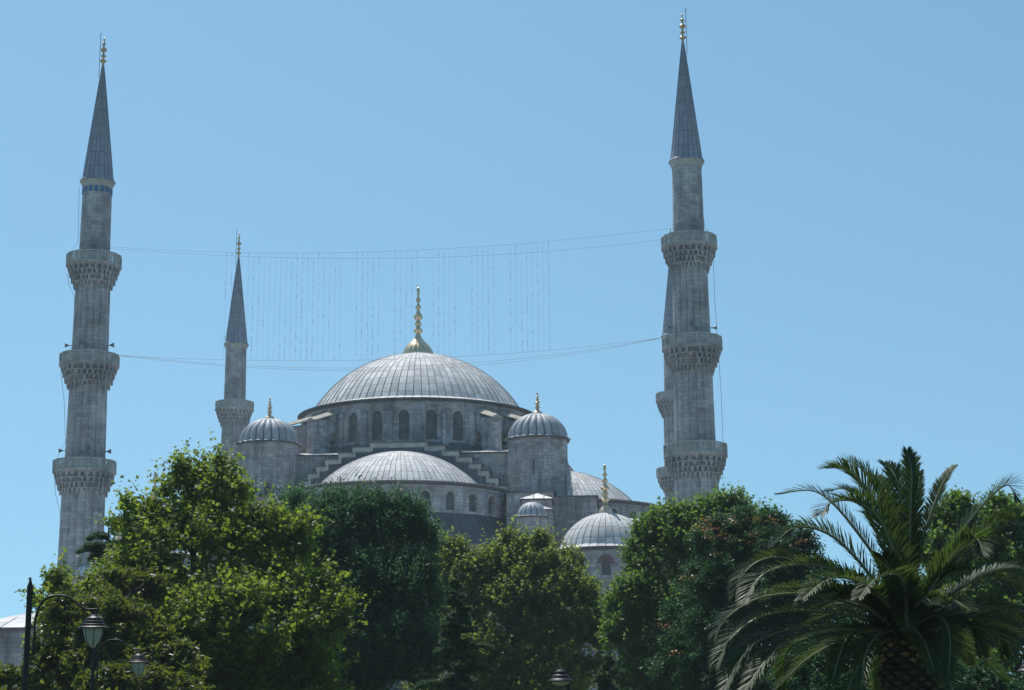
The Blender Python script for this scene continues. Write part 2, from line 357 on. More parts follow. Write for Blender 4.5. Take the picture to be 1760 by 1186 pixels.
# --- square base block with lead shoulders
HB = 15.1
b = MB(); b.box(-HB, HB, -HB, HB, 20.5, 28.3); b.build('base_block', 'stone', mosque)
b = MB(); e = HB+.22
b.box(-e, e, -e, e, 28.3, 28.42, 1)
for (sx, sy) in ((1, 1), (-1, 1), (1, -1), (-1, -1)):
    pass
b.face([(-e, -e, 28.42), (e, -e, 28.42), (12.5, -12.5, 29.0), (-12.5, -12.5, 29.0)]); b.face([(e, -e, 28.42), (e, e, 28.42), (12.5, 12.5, 29.0), (12.5, -12.5, 29.0)])
b.face([(e, e, 28.42), (-e, e, 28.42), (-12.5, 12.5, 29.0), (12.5, 12.5, 29.0)]); b.face([(-e, e, 28.42), (-e, -e, 28.42), (-12.5, -12.5, 29.0), (-12.5, 12.5, 29.0)])
b.face([(-12.5, -12.5, 29.0), (12.5, -12.5, 29.0), (12.5, 12.5, 29.0), (-12.5, 12.5, 29.0)])
b.build('shoulder_roof', ['lead', 'cornice'], mosque)
# --- stepped gable walls
STEPS = [(2.95, 29.3), (4.7, 28.88), (6.15, 28.33), (7.45, 27.68), (8.35, 26.98), (9.2, 26.28), (10.1, 25.5), (11.0, 24.7)]
def rotq(q, x, y):
    for _ in range(q): x, y = -y, x
    return x, y
def qbox(b, q, x0, x1, y0, y1, z0, z1, mi=0):
    P = [rotq(q, x, y) for x, y in ((x0, y0), (x1, y0), (x1, y1), (x0, y1))]
    b.hexa([(x, y, z0) for x, y in P]+[(x, y, z1) for x, y in P], mi)
for q in range(4):
    b = MB(); c = MB(); yf, yb = -HB-1.35, -HB+.9
    prev = 0
    for i, (hw, z) in enumerate(STEPS):
        for s in ((1, -1) if i else (0,)):
            if s == 0: xa, xb = -hw, hw
            else: xa, xb = (prev, hw) if s > 0 else (-hw, -prev)
            qbox(b, q, xa, xb, yf, yb, 22.0, z)
            # light stone edge band standing proud + lead infill below it
            qbox(b, q, xa-(.0 if s else 0), xb, yf-.05, yf, z-.42, z, 1)
            if s: xe = xb if s > 0 else xa; qbox(b, q, min(xe, xe-s*.32), max(xe, xe-s*.32), yf-.05, yf, STEPS[min(i+1, 7)][1]-.42, z-.42, 1)
            else:
                for s2 in (-1, 1): qbox(b, q, min(s2*hw, s2*hw-s2*.32), max(s2*hw, s2*hw-s2*.32), yf-.05, yf, STEPS[1][1]-.42, z-.42, 1)
            xi0, xi1 = xa, xb
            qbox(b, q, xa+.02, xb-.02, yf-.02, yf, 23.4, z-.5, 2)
            qbox(c, q, xa-.12, xb+.12, yf-.2, yb+.05, z+.003*i, z+.1+.003*i)
        prev = hw
    o = b.build('stepped_gable', ['stone', 'stone_light', 'lead_dark'], mosque); c.build('coping', 'cornice', o)
# --- weight turrets
def octo(cx, cy, R, n=8, ph=.5): return [(cx+R*math.sin(2*math.pi*(k+ph)/n), cy-R*math.cos(2*math.pi*(k+ph)/n)) for k in range(n)][::-1]
def octo_ccw(cx, cy, R, n=8, ph=.5): return [(cx+R*math.sin(2*math.pi*(k+ph)/n), cy-R*math.cos(2*math.pi*(k+ph)/n)) for k in range(n)]
TX, TY, TR = 13.9, 15.0, 3.2
for (sx, sy) in ((-1, -1), (1, -1), (1, 1), (-1, 1)):
    cx, cy = sx*TX+(.35 if sx < 0 else .12), sy*TY; b = MB(); b.prism(octo_ccw(cx, cy, TR), 22, 29.4); b.prism(octo_ccw(cx, cy, TR+.12), 23.55, 23.75, 0)
    t = b.build('turret', 'stone', mosque)
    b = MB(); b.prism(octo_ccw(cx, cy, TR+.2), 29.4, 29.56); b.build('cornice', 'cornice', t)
    b = MB(); P = [(3.12, 29.57), (2.86, 29.68)]+[(2.78*math.cos(a), 29.7+2.62*math.sin(a)) for a in [k*math.pi/2/14 for k in range(14)]]+[(.05, 32.32)]
    b.revolve((cx, cy, 0), P, gores=22, kind='flute', amp=.3); d = b.build('turret_dome', 'lead_t', t); smooth_by_angle(d, 40)
    alem((cx, cy, 32.28), 2.25, .54, t, 'gold', hb=.2, kb=1.8)
    if sy < 0:
        mp2, L = planemap(octo_ccw(cx, cy, TR)[-1], octo_ccw(cx, cy, TR)[0]); b = MB()
        if sx < 0:
            A = arch_pts(L*.72, .55, 24.0, 25.0, 6, 1.0); b.face([mp2(u, z, -.01) for u, z in A]); w = b.build('window', 'glass', t)
            b = MB(); Q = arch_pts(L*.72, .85, 24.0, 25.0, 6, 1.0)
            for k in range(len(A)-1): b.hexa([mp2(*A[k], -.0), mp2(*A[k+1], 0), mp2(*Q[k+1], 0), mp2(*Q[k], 0), mp2(*A[k], -.08), mp2(*A[k+1], -.08), mp2(*Q[k+1], -.08), mp2(*Q[k], -.08)])
            b.build('frame', 'stone_light', w) if False else None
        else:
            b.face([mp2(L*.35, 25.6, -.01), mp2(L*.35+.12, 25.6, -.01), mp2(L*.35+.12, 27.2, -.01), mp2(L*.35, 27.2, -.01)]); b.build('window', 'glass', t)
# --- semi domes (front, right, left)
SCY, SR = 15.2, 11.5
for q in (0, 1, 3):
    cx, cy = rotq(q, 0, -SCY-.2); aoff = q*math.pi/2
    b = MB(); P = dome_prof(11.3, 17.2, 24.05, 11.75, 20, flare_h=.35)
    b.revolve((cx, cy, 0), P, a0=aoff-math.pi/2, a1=aoff+math.pi/2, gores=44, kind='rib', amp=.06)
    sdm = b.build('semi_dome', 'lead', mosque); smooth_by_angle(sdm, 14)
    b = MB(); b.revolve((cx, cy, 0), [(SR, 23.7), (SR+.3, 23.8), (SR+.38, 23.98), (SR+.3, 24.06), (10, 24.09)], 60, a0=aoff-math.pi/2, a1=aoff+math.pi/2); b.build('cornice', 'cornice', sdm)
    b = MB(); mpc = cylmap(cx, cy, SR); NW = 14
    wins = []
    for k in range(NW):
        a0_, a1_ = aoff+math.pi*(k/NW-.5), aoff+math.pi*((k+1)/NW-.5); u0_, u1_ = a0_*SR, a1_*SR; uc = (u0_+u1_)/2
        bay(b, mpc, u0_, u1_, 20.6, 23.72, uc, .98, 21.35, 22.6, .42, seg=2, point=1.05); wins.append(uc)
    w = b.build('semi_dome_wall', 'stone', mosque)
    for uc in wins: pane(mpc, uc, .98, 21.35, 22.6, .42, 'grille', w, ring=.2, point=1.05, ringmat='slab')
    # dark lead exedra roofs: three shallow lobes around the wall
    b = MB(); N = 96; rows = 8
    def sk(i, j):
        f = i/N; a = aoff+math.pi*(f-.5); t = j/rows; lobe = abs(math.sin(math.pi*(f*3))); rb = 13.0+1.5*lobe**.6
        r = SR-.02+(rb-SR)*t; z = 21.15-3.1*t**.62; return (cx+r*math.sin(a), cy-r*math.cos(a), z-.0)
    for i in range(N):
        for j in range(rows):
            b.face([sk(i, j+1), sk(i+1, j+1), sk(i+1, j), sk(i, j)], [(i*.55, rows-j-1), ((i+1)*.55, rows-j-1), ((i+1)*.55, rows-j), (i*.55, rows-j)])
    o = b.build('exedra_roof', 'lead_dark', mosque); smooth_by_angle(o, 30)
    b = MB()
    for i in range(N):
        p, p2 = sk(i, rows), sk(i+1, rows); b.face([(p[0], p[1], 12), (p2[0], p2[1], 12), (p2[0], p2[1], 17.95), (p[0], p[1], 17.95)])
    b.build('exedra_wall', 'stone', mosque, cyl=(cx, cy, 16))
    b = MB()
    for i in range(N):
        f = 1.018; p, p2 = sk(i, rows), sk(i+1, rows); P4 = [(cx+(x-cx)*f, cy+(y-cy)*f) for x, y, z in (p, p2)]; Q4 = [(x, y) for x, y, z in (p, p2)]
        b.hexa([(Q4[0][0], Q4[0][1], 17.9), (P4[0][0], P4[0][1], 17.9), (P4[1][0], P4[1][1], 17.9), (Q4[1][0], Q4[1][1], 17.9), (Q4[0][0], Q4[0][1], 18.03), (P4[0][0], P4[0][1], 18.03), (P4[1][0], P4[1][1], 18.03), (Q4[1][0], Q4[1][1], 18.03)])
    b.build('eave', 'cornice', o)
# --- corner piers and stepped blocks below the turrets
for (sx, sy) in ((-1, -1), (1, -1), (1, 1), (-1, 1)):
    def bx(b, x0, x1, y0, y1, z0, z1, mi=0):
        xa, xb = sorted((sx*x0, sx*x1)); ya, yb = sorted((sy*y0, sy*y1)); b.box(xa, xb, ya, yb, z0, z1, mi)
    b = MB(); bx(b, 11.2, 15.75, 11.2, 21.2, 12, 23.4); bx(b, 15.7, 19.9, 11.5, 20.9, 12, 22.95); pr_ = b.build('corner_pier', 'stone', mosque)
    b = MB(); bx(b, 11.0, 15.95, 11.0, 21.4, 23.4, 23.53); bx(b, 15.6, 20.1, 11.3, 21.1, 22.95, 23.08); b.build('coping', 'cornice', pr_)
    b = MB(); bx(b, 12.9, 15.7, 21.0, 25.2, 12, 22.2); bx(b, 14.1, 15.85, 25.1, 27.6, 12, 20.9); blk = b.build('buttress_block', 'stone', mosque)
    b = MB()
    for (x0, x1, y0, y1, z, h) in ((12.7, 15.9, 21.3, 25.4, 22.2, .75), (13.9, 16.0, 25.5, 27.8, 20.9, .4)):
        bx(b, x0, x1, y0, y1, z, z+.1, 1); xs = (sx*x0, sx*x1); ys = (sy*y0, sy*y1); xa, xb = sorted(xs); ya, yb = sorted(ys); cxm, cym = (xa+xb)/2, (ya+yb)/2
        C4 = [(xa, ya, z+.1), (xb, ya, z+.1), (xb, yb, z+.1), (xa, yb, z+.1)]
        for k in range(4): b.face([C4[k], C4[(k+1) % 4], (cxm, cym, z+.1+h)])
    b.build('pyramid_roof', ['lead', 'cornice'], blk)
    # little domed turret
    cx, cy = sx*14.1, sy*30.0; b = MB(); b.prism(octo_ccw(cx, cy, 1.5), 13, 19.85); t = b.build('stair_turret', 'stone', mosque)
    b = MB(); b.prism(octo_ccw(cx, cy, 1.66), 19.85, 19.97); b.build('cornice', 'cornice', t)
    b = MB(); P = [(1.62, 19.98), (1.4, 20.05)]+[(1.3*math.cos(a), 20.07+1.32*math.sin(a)) for a in [k*math.pi/2/10 for k in range(10)]]+[(.04, 21.4)]
    b.revolve((cx, cy, 0), P, gores=16, kind='flute', amp=.1); smooth_by_angle(b.build('turret_dome', 'lead_t', t), 40)
    # corner dome on low drum
    cx, cy = sx*20.85, sy*31.0; b = MB(); RC = 4.24; mpc = cylmap(cx, cy, RC); bwc = 2*math.pi*RC/8
    for k in range(8): bay(b, mpc, (k-.5)*bwc, (k+.5)*bwc, 13.6, 16.45, k*bwc, .8, 14.2, 15.2, .3, seg=6, point=1.)
    dr = b.build('corner_drum', 'stone', mosque)
    for k in range(8):
        wdw = pane(mpc, k*bwc, .8, 14.2, 15.2, .3, 'grille', dr, point=1.)
        b = MB()
        for j in range(9):
            a_, a2 = math.pi*(j+.18)/9, math.pi*(j+.82)/9
            Pq = [(k*bwc+r*math.cos(a), 15.2+r*math.sin(a)) for r, a in ((.42, a_), (.78, a_), (.78, a2), (.42, a2))]
            b.hexa([mpc(u, z, 0) for u, z in Pq]+[mpc(u, z, -.03) for u, z in Pq])
        b.build('voussoir', 'redstone', dr)
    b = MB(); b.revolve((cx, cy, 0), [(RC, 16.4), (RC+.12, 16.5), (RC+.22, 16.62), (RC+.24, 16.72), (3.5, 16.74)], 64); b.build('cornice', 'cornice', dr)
    b = MB(); P = dome_prof(4.4, 15.75, 16.73, 4.6, 16, flare_h=.3); b.revolve((cx, cy, 0), P, gores=36, kind='rib', amp=.04)
    cd = b.build('corner_dome', M['lead'], mosque); smooth_by_angle(cd, 14); alem((cx, cy, 20.05), 4.6, .66, cd, 'gold', hb=.21, kb=2.1)
# --- hall body and lower roofs
b = MB(); b.box(-26, 27.5, -35, 32, GZ-1, 13.6); b.box(-16.4, 16.4, -31.3, 31.3, 12, 16.6)
# openings on the lower facade towards the park
hall = b.build('hall_wall', 'stone', mosque)
mpf, Lf = planemap((-26, -35.02), (27.5, -35.02))
for row, (zs, zc, ww) in enumerate(((3, 5.2, 1.6), (9, 10.6, 1.3))):
    for k in range(14):
        uc = 2.2+k*3.75
        if -26+uc > 26: continue
        w = pane(mpf, uc, ww, zs, zc, -.02, 'grille' if row else 'glass', hall, ring=.25)
b = MB()
b.box(-26.2, 27.7, -35.2, 32.2, 13.6, 13.72, 1)
b.hexa([(-26.2, -35.2, 13.72), (27.7, -35.2, 13.72), (27.7, 32.2, 13.72), (-26.2, 32.2, 13.72), (-16.5, -31.4, 14.5), (16.5, -31.4, 14.5), (16.5, 31.4, 14.5), (-16.5, 31.4, 14.5)])
b.box(-16.6, 16.6, -31.5, 31.5, 16.6, 16.72, 1)
b.hexa([(-16.6, -31.5, 16.72), (16.6, -31.5, 16.72), (16.6, 31.5, 16.72), (-16.6, 31.5, 16.72), (-15, -20, 17.6), (15, -20, 17.6), (15, 20, 17.6), (-15, 20, 17.6)])
b.box(19, 24.5, -27.4, -20, 12, 19.7, 2); b.box(18.8, 24.7, -27.6, -19.8, 19.7, 19.82, 1)
b.hexa([(18.8, -27.6, 19.82), (24.7, -27.6, 19.82), (24.7, -19.8, 19.82), (18.8, -19.8, 19.82), (20.3, -23.8, 20.45), (23.3, -23.8, 20.45), (23.3, -22.5, 20.45), (20.3, -22.5, 20.45)])
b.build('lower_roof', ['lead', 'cornice', 'stone'], mosque)
b = MB(); c_ = at(152, 975, 151.5); dxy = Vector((c_[0]-DC[0], c_[1]-DC[1], 0)); dxy.rotate(Matrix.Rotation(-MROT, 3, 'Z'))
b.prism(octo_ccw(dxy.x, dxy.y, 1.15), 6, 14.35); t = b.build('stair_turret', 'stone', mosque)
b = MB(); b.revolve((dxy.x, dxy.y, 0), [(1.3, 14.35)]+[(1.12*math.cos(a), 14.45+1.0*math.sin(a)) for a in [k*math.pi/2/8 for k in range(8)]]+[(.03, 15.45)], gores=14, kind='flute', amp=.07); b.build('turret_dome', 'lead', t)

# ================================================================== MINARETS
def minaret(px, Y, zb, label, tile=False, horns=(), zcone=51.2, ztop=62.9, ztip=65.8, rot=0., rodside=-1, wire=None):
    p0 = at(px[0], px[1], Y); root = empty('minaret', (p0[0], Y, GZ), rot)
    tag(root, label, 'minaret', 'minarets around the mosque')
    Z = lambda z: z-GZ
    SH = [(1.92, 1.76), (1.64, 1.52), (1.50, 1.39), (1.42, 1.33)]   # radius below / between / above the balconies
    lv = [Z(GZ-.5)]+[Z(z) for z in zb]+[Z(zcone)]
    b = MB()
    segs = []
    n = len(zb); sh = SH[3-n:] if n < 3 else SH
    for i in range(n+1):
        z0 = lv[i] if i == 0 else lv[i]-1.15; z1 = lv[i+1]-(1.1 if i < n else 0); r0_, r1_ = sh[i] if n == 3 else SH[i+1]
        if i == n: b.revolve((0, 0, 0), [(r0_, z0), (r1_, z1)], 32, uscale=.28)
        else: b.revolve((0, 0, 0), [(r0_, z0)]+[(r0_+(r1_-r0_)*k/6, z0+(z1-z0)*k/6) for k in range(1, 7)], gores=16, kind='flute', amp=.17, uscale=.62)
    shaft = b.build('shaft', 'stone_min', root); smooth_by_angle(shaft, 25)
    for i, z in enumerate(zb):
        z = Z(z); R = (2.76, 2.64, 2.47)[i+3-n]; rs = (sh[i] if n == 3 else SH[i+1])[1]; b = MB()
        # stalactite corbel in tiers
        tiers = 4; zc0, zc1 = z-3.05, z-1.18
        b.revolve((0, 0, 0), [(rs-.02, zc0-.1)]+[q for k in range(tiers) for q in ((rs+max(0, (R-.12-rs)*(k/tiers)**.6-.17), zc0+(zc1-zc0)*k/tiers), (rs+max(0, (R-.12-rs)*(k/tiers)**.6-.15), zc0+(zc1-zc0)*(k+.9)/tiers))]+[(R-.05, zc1), (R+.06, zc1+.08), (R+.06, zc1+.2), (rs-.1, zc1+.2)], 48, uscale=.2)
        for k in range(tiers):
            ri = rs+(R-.12-rs)*(k/tiers)**.6; ro = rs+(R-.1-rs)*((k+1)/tiers)**.6; za = zc0+(zc1-zc0)*k/tiers; zz = zc0+(zc1-zc0)*(k+1)/tiers; NN = (32, 32, 30, 26, 16)[k]; th = zz-za
            b.revolve((0, 0, 0), [(ri-.1, zz-.1), (ro+.02, zz-.1), (ro+.05, zz-.05), (ro+.02, zz), (ri-.1, zz)], 56, uscale=.2)
            for j in range(NN):
                a = 2*math.pi*(j+.5*(k % 2))/NN; h = math.pi/NN*.48*(1+.3*math.sin(j*2.3+k*1.7)); dz = th*(.34 if (j*7+k*3) % 3 == 0 else .0)+.07*math.sin(j*5.1+k)
                if math.sin(j*12.9+k*7.1+i*3.3) > .93: continue
                def P(r, da, zq): return (r*math.sin(a+da), -r*math.cos(a+da), zq)
                b.hexa([P(ro-.16, -h*.45, za-dz), P(ro-.04, -h*.4, za-dz), P(ro-.04, h*.4, za-dz), P(ro-.16, h*.45, za-dz), P(ri-.08, -h*1.2, zz-.1), P(ro, -h*1.25, zz-.1), P(ro, h*1.25, zz-.1), P(ri-.08, h*1.2, zz-.1)])
        bal = b.build('balcony', 'stone_min', root)
        b = MB(); S = 16; z0 = z-.98; z1 = z
        for j in range(S):
            a0_, a1_ = 2*math.pi*j/S, 2*math.pi*(j+1)/S; A = (R*math.sin(a0_), -R*math.cos(a0_)); B = (R*math.sin(a1_), -R*math.cos(a1_)); mpp_, L = planemap(A, B)
            def hx(u0_, u1_, za, zc, d0, d1): b.hexa([mpp_(u0_, za, d0), mpp_(u1_, za, d0), mpp_(u1_, za, d1), mpp_(u0_, za, d1), mpp_(u0_, zc, d0), mpp_(u1_, zc, d0), mpp_(u1_, zc, d1), mpp_(u0_, zc, d1)])
            hx(0, L, z0, z0+.14, 0, .12); hx(-.02, L+.02, z1-.13, z1, -.03, .15); hx(-.07, .07, z0, z1, -.05, .14)
            nb = (4, 5, 3)[i % 3]
            for k in range(1, nb+1): hx(L*k/(nb+1)-.04, L*k/(nb+1)+.04, z0+.14, z1-.13, .02, .1)
            for k in range(1, 4): zz = z0+.14+(z1-z0-.27)*k/4; hx(.07, L-.07, zz-.038, zz+.038, .025, .095)
        b.build('parapet', 'stone_light', bal)
    # drum cornice and lead cone
    b = MB(); zc = Z(zcone); b.revolve((0, 0, 0), [(1.33, zc-.55), (1.42, zc-.4), (1.5, zc-.15), (1.57, zc-.05), (1.6, zc)], 32, uscale=.3); b.build('cornice', 'stone_light', root)
    b = MB(); zt = Z(ztop); b.revolve((0, 0, 0), [(1.6, zc), (1.62, zc+.08), (1.46, zc+.32)]+[(1.4+(.10-1.4)*t, zc+.5+(zt-zc-.5)*t) for t in [k/8 for k in range(9)]], gores=18, kind='rib', amp=.035); cone = b.build('spire', 'lead_cone', root); smooth_by_angle(cone, 14)
    b = MB(); hf = Z(ztip)-zt
    prof = [(.11, 0), (.1, .1), (.2, .13), (.33, .17), (.2, .215), (.09, .24), (.09, .3), (.2, .325), (.25, .35), (.2, .375), (.09, .4), (.08, .48), (.22, .51), (.31, .55), (.27, .59), (.15, .63), (.08, .67), (.07, .73), (.18, .76), (.18, .79), (.07, .82), (.04, .87), (.08, .91), (.06, .96), (.0, 1.)]
    b.revolve((0, 0, zt-.05), [(r, h*hf) for r, h in prof], 12); smooth_by_angle(b.build('finial', 'gold_dull', cone), 50)
    b = MB(); x = rodside*.36; b.tube([(x, .0, zt-1.2), (x, 0, Z(ztip)+.45)], .03, 5); b.tube([(0, 0, zt+hf*.2), (x, 0, zt+hf*.2)], .02, 4); b.tube([(0, 0, zt+hf*.7), (x, 0, zt+hf*.7)], .02, 4); b.tube([(x-.12, 0, Z(ztip)+.3), (x+.12, 0, Z(ztip)+.3)], .02, 4); b.build('lightning_rod', 'wire', cone)
    if tile:
        for j in range(16):
            a = 2*math.pi*(j+.5)/16; b = MB(); h = .115
            def P(r, da, zq): return (r*math.sin(a+da), -r*math.cos(a+da), zq)
            b.hexa([P(1.30, -h, zc-1.15), P(1.40, -h, zc-1.15), P(1.40, h, zc-1.15), P(1.30, h, zc-1.15), P(1.30, -h, zc-.62), P(1.40, -h, zc-.62), P(1.40, h, zc-.62), P(1.30, h, zc-.62)]); b.build('tile_panel', 'tile', root)
    for (z, a, rr) in horns:
        b = MB(); a = R_(a); d = Vector((math.sin(a), -math.cos(a), 0)); z = Z(z)
        o = Vector((0, 0, z)); b.tube([o+d*(rr-.2), o+d*(rr+.28), o+d*(rr+.34), o+d*(rr+.52), o+d*(rr+.62)], [.035, .045, .08, .15, .235], 12); b.build('loudspeaker', 'horn', root)
    if wire:
        b = MB()
        for w_ in wire: b.tube([(at(x, y, Y)[0]-p0[0], 0, at(x, y, Y)[2]-GZ) for x, y in w_], .018, 4)
        b.build('cable', 'wire', root)
    return root
minaret((137, 990), 153.6, (24.95, 34.75, 44.15), 'tall pencil minaret at far left, blue tile band under its spire', tile=True, rot=R_(-2), rodside=-1,
        horns=((35.6, -78, 1.62), (35.6, 82, 1.62), (35.5, -5, 1.62), (25.9, -80, 1.72), (25.8, 86, 1.72), (25.9, 22, 1.72)),
        wire=([(136, 320), (134, 415), (124, 428)], [(115, 470), (118, 490), (128, 510), (126, 560), (125, 596), (108, 606)], [(104, 640), (110, 690), (112, 760), (98, 786)], [(93, 820), (95, 850), (103, 880), (104, 920), (102, 1000)]))
minaret((1198, 860), 149, (25.25, 34.85, 44.15), 'tall pencil minaret with three balconies, nearest one right of the domes', rot=R_(3), rodside=1,
        horns=((35.8, -82, 1.62), (35.75, 80, 1.62), (35.7, -8, 1.62)), wire=([(1206, 350), (1212, 392), (1224, 402)], [(1226, 440), (1229, 520), (1235, 600), (1240, 680), (1243, 758)]))
minaret((401, 780), 220, (33.35, 42.6), 'distant minaret rising behind the left turret dome', zcone=50.2, ztop=62.2, ztip=65.6, rodside=-1)
minaret((1164, 808), 219, (33.3, 43.1), 'distant minaret mostly hidden behind the near right minaret', zcone=50.6, ztop=62.2, ztip=65.6, rodside=1)

# ================================================================== STRING LIGHTS BETWEEN FRONT MINARETS
def yl(x): return 153.0+(149.2-153.0)*(x-190)/960.
root = empty('string_lights', tuple(at(670, 620, yl(670)))); tag(root, 'rows of small bulbs hung on thin cables strung between the two nearest minarets', 'string lights')
ro = np.array(root.location)
def cpts(L):
    xs = np.array([p[0] for p in L], float); ys = np.array([p[1] for p in L], float); X = np.linspace(xs[0], xs[-1], 40)
    k = np.polyfit(xs, ys, 3 if len(L) > 3 else 2); return [at(x, np.polyval(k, x), yl(x))-ro for x in X], k
CB = [[(189, 424), (378, 433.5), (446, 434), (594, 434), (700, 430.5), (778, 427.6), (914, 416.7), (1044, 404), (1150, 393)],
      [(189, 427), (378, 439), (535, 444), (660, 444), (778, 441), (941, 432), (1044, 423), (1141, 411)],
      [(205, 611), (378, 620), (493, 619), (623, 618.5), (783, 613), (917, 603), (1000, 598), (1074, 590), (1141, 579)],
      [(205, 611), (378, 622), (428, 628), (535, 634), (608, 636), (802, 622), (896, 615), (1000, 604), (1141, 580)],
      [(205, 612), (428, 630), (560, 636.5), (700, 637), (817, 628), (941, 615), (1029, 600), (1141, 581)]]
KK = []
for L in CB:
    P, k = cpts(L); KK.append(k); b = MB(); b.tube(P, .012, 4); b.build('cable', 'wire', root)
xs1 = [v/3.385+180 for v in (710, 742, 775, 838, 868, 900, 932, 963, 995, 1026, 1058, 1089, 1121, 1152, 1184, 1216, 1246, 1279, 1311, 1344, 1375, 1468, 1500, 1532, 1563, 1596, 1690, 1722, 1755)]
xs2 = [v/3.385+660 for v in (162, 193, 287, 319, 350, 381, 413, 511, 542, 574, 605, 637, 733, 765, 798, 829, 860, 893, 923, 957)]
for x in xs1+xs2:
    ya, yb = np.polyval(KK[0], x), np.polyval(KK[2], x); A = at(x, ya, yl(x))-ro; Bq = at(x+(x-771)/13000*(yb-ya)*-1, yb, yl(x))-ro; Bq[0] = A[0]
    b = MB(); b.tube([A, (A+Bq)/2, Bq], .0062, 3); n = 26; dense = random.random()
    for k in range(n):
        if random.random() < .08+.25*dense:
            t = (k+.5)/n; p = A+(Bq-A)*t; b.tube([p+np.array([0, 0, .12]), p-np.array([0, 0, .1])], [.016, .021], 5)
    b.build('light_strand', 'bulb', root)

# ================================================================== LOW BUILDING AT LEFT
Yb = 128.; cA = at(118, 1080, Yb); ez = at(20, 1084, Yb-6)[2]
bl = empty('stone_building', (cA[0]-1.5, Yb+2, GZ)); tag(bl, 'low grey stone building with a shallow lead roof at the left edge', 'building')
b = MB(); b.prism(octo_ccw(0, 0, 8.6), -1, ez-GZ); b.build('wall', 'stone', bl)
b = MB(); P = octo_ccw(0, 0, 8.95); b.prism(P, ez-GZ, ez-GZ+.22); b.build('cornice', 'cornice', bl)
b = MB(); zt = ez-GZ+.22
for k in range(8): b.face([(P[k][0], P[k][1], zt), (P[(k+1) % 8][0], P[(k+1) % 8][1], zt), (0, 0, zt+1.9)], [(0, 0), (4, 0), (2, 8)])
b.build('roof', 'lead', bl)

# ================================================================== GROUND
b = MB(); N = 40
b.face([(-3000, -300, 0), (3000, -300, 0), (3000, 5000, 0), (-3000, 5000, 0)]); tag(b.build('ground', 'ground'), kind='structure')
b = MB(); b.face([(-90, 86, .012), (90, 86, .012), (90, 150, .012), (-90, 150, .012)]); tag(b.build('pavement', 'paving'), kind='structure')
b = MB(); b.box(-60, 50, 148, 225, -.5, GZ); tag(b.build('terrace', 'paving'), kind='structure')

# ================================================================== VEGETATION
def nrm(v): return v/np.maximum(np.linalg.norm(v, axis=-1, keepdims=True), 1e-9)
def star_leaf(n=5):
    pts = []; A = [-150, -120, -75, -48, 0, 48, 75, 120, 150]; Rr = [.35, .62, .34, .8, 1., .8, .34, .62, .35]
    P = [(0, 0, 0)]
    for k in range(9):
        a = R_(A[k]); rr = Rr[k] if k != 4 else 1.
        P.append((.35+rr*.62*math.cos(a), rr*.62*math.sin(a), -.12*abs(math.sin(a))*rr))
    # valleys already encoded by small radii
    return np.array(P[1:]), [list(range(9))]
def oval_leaf(w=.42): return np.array([(0, 0, 0), (.3, -w*.5, .05), (.7, -w*.42, .03), (1, 0, -.06), (.7, w*.42, .03), (.3, w*.5, .05)]), [[0, 1, 2, 3], [0, 3, 4, 5]]
def narrow_leaf(w=.22): return np.array([(0, 0, 0), (.5, -w*.5, .03), (1, 0, -.1), (.5, w*.5, .03)]), [[0, 1, 2, 3]]
def maple_leaf():
    P = [(0, 0), (.12, -.32), (.2, -.2), (.52, -.5), (.5, -.18), (1, 0), (.5, .18), (.52, .5), (.2, .2), (.12, .32)]
    return np.array([(x, y, -.25*abs(y)) for x, y in P]), [[0, 1, 2], [0, 2, 3, 4], [0, 4, 5, 6], [0, 6, 7, 8], [0, 8, 9]]
def place_leaves(pos, ax, nr, size, tmpl):
    V, Fc = tmpl; n = len(pos); ax = nrm(ax); nr = nrm(nr-ax*np.sum(ax*nr, 1, keepdims=True)); sd_ = np.cross(nr, ax)
    W_ = pos[:, None, :]+size[:, None, None]*(V[None, :, 0:1]*ax[:, None]+V[None, :, 1:2]*sd_[:, None]+V[None, :, 2:3]*nr[:, None])
    return W_.reshape(-1, 3), V, Fc, n
def leaf_mesh(name, chunks, mats, parent, origin):
    "chunks: list of (pos, ax, nr, size, tmpl, rnd, matindex)"
    Vs, loops, starts, tot, mi, rn = [], [], [], [], [], []; vo = 0; lo = 0
    for (pos, ax, nr, size, tmpl, rnd, m_) in chunks:
        Wv, V, Fc, n = place_leaves(pos-origin, ax, nr, size, tmpl); k = len(V); Vs.append(Wv)
        base = (vo+np.arange(n)*k)[:, None]
        fl = np.concatenate([np.array(f) for f in Fc]); L = (base+fl[None, :]); loops.append(L.reshape(-1))
        ln = np.array([len(f) for f in Fc]); st = np.concatenate([[0], np.cumsum(ln)[:-1]])
        starts.append((lo+np.arange(n)[:, None]*len(fl)+st[None, :]).reshape(-1)); tot.append(np.tile(ln, n)); mi.append(np.full(n*len(Fc), m_)); rn.append(np.repeat(rnd, k))
        vo += n*k; lo += n*len(fl)
    Vs = np.concatenate(Vs); loops = np.concatenate(loops).astype(np.int32); starts = np.concatenate(starts).astype(np.int32); tot = np.concatenate(tot).astype(np.int32); mi = np.concatenate(mi).astype(np.int32); rn = np.concatenate(rn)
    me = bpy.data.meshes.new(name); me.vertices.add(len(Vs)); me.vertices.foreach_set('co', Vs.astype(np.float32).reshape(-1))
    me.loops.add(len(loops)); me.loops.foreach_set('vertex_index', loops); me.polygons.add(len(starts)); me.polygons.foreach_set('loop_start', starts); me.polygons.foreach_set('material_index', mi)
    for m_ in mats: me.materials.append(m_)
    a = me.attributes.new('rnd', 'FLOAT', 'POINT'); a.data.foreach_set('value', rn.astype(np.float32)); me.update(calc_edges=True); me.validate()
    o = bpy.data.objects.new(name, me); COL.objects.link(o); o.parent = parent; return o
def rdir(n): return nrm(RNG.normal(size=(n, 3)))
LM = {}
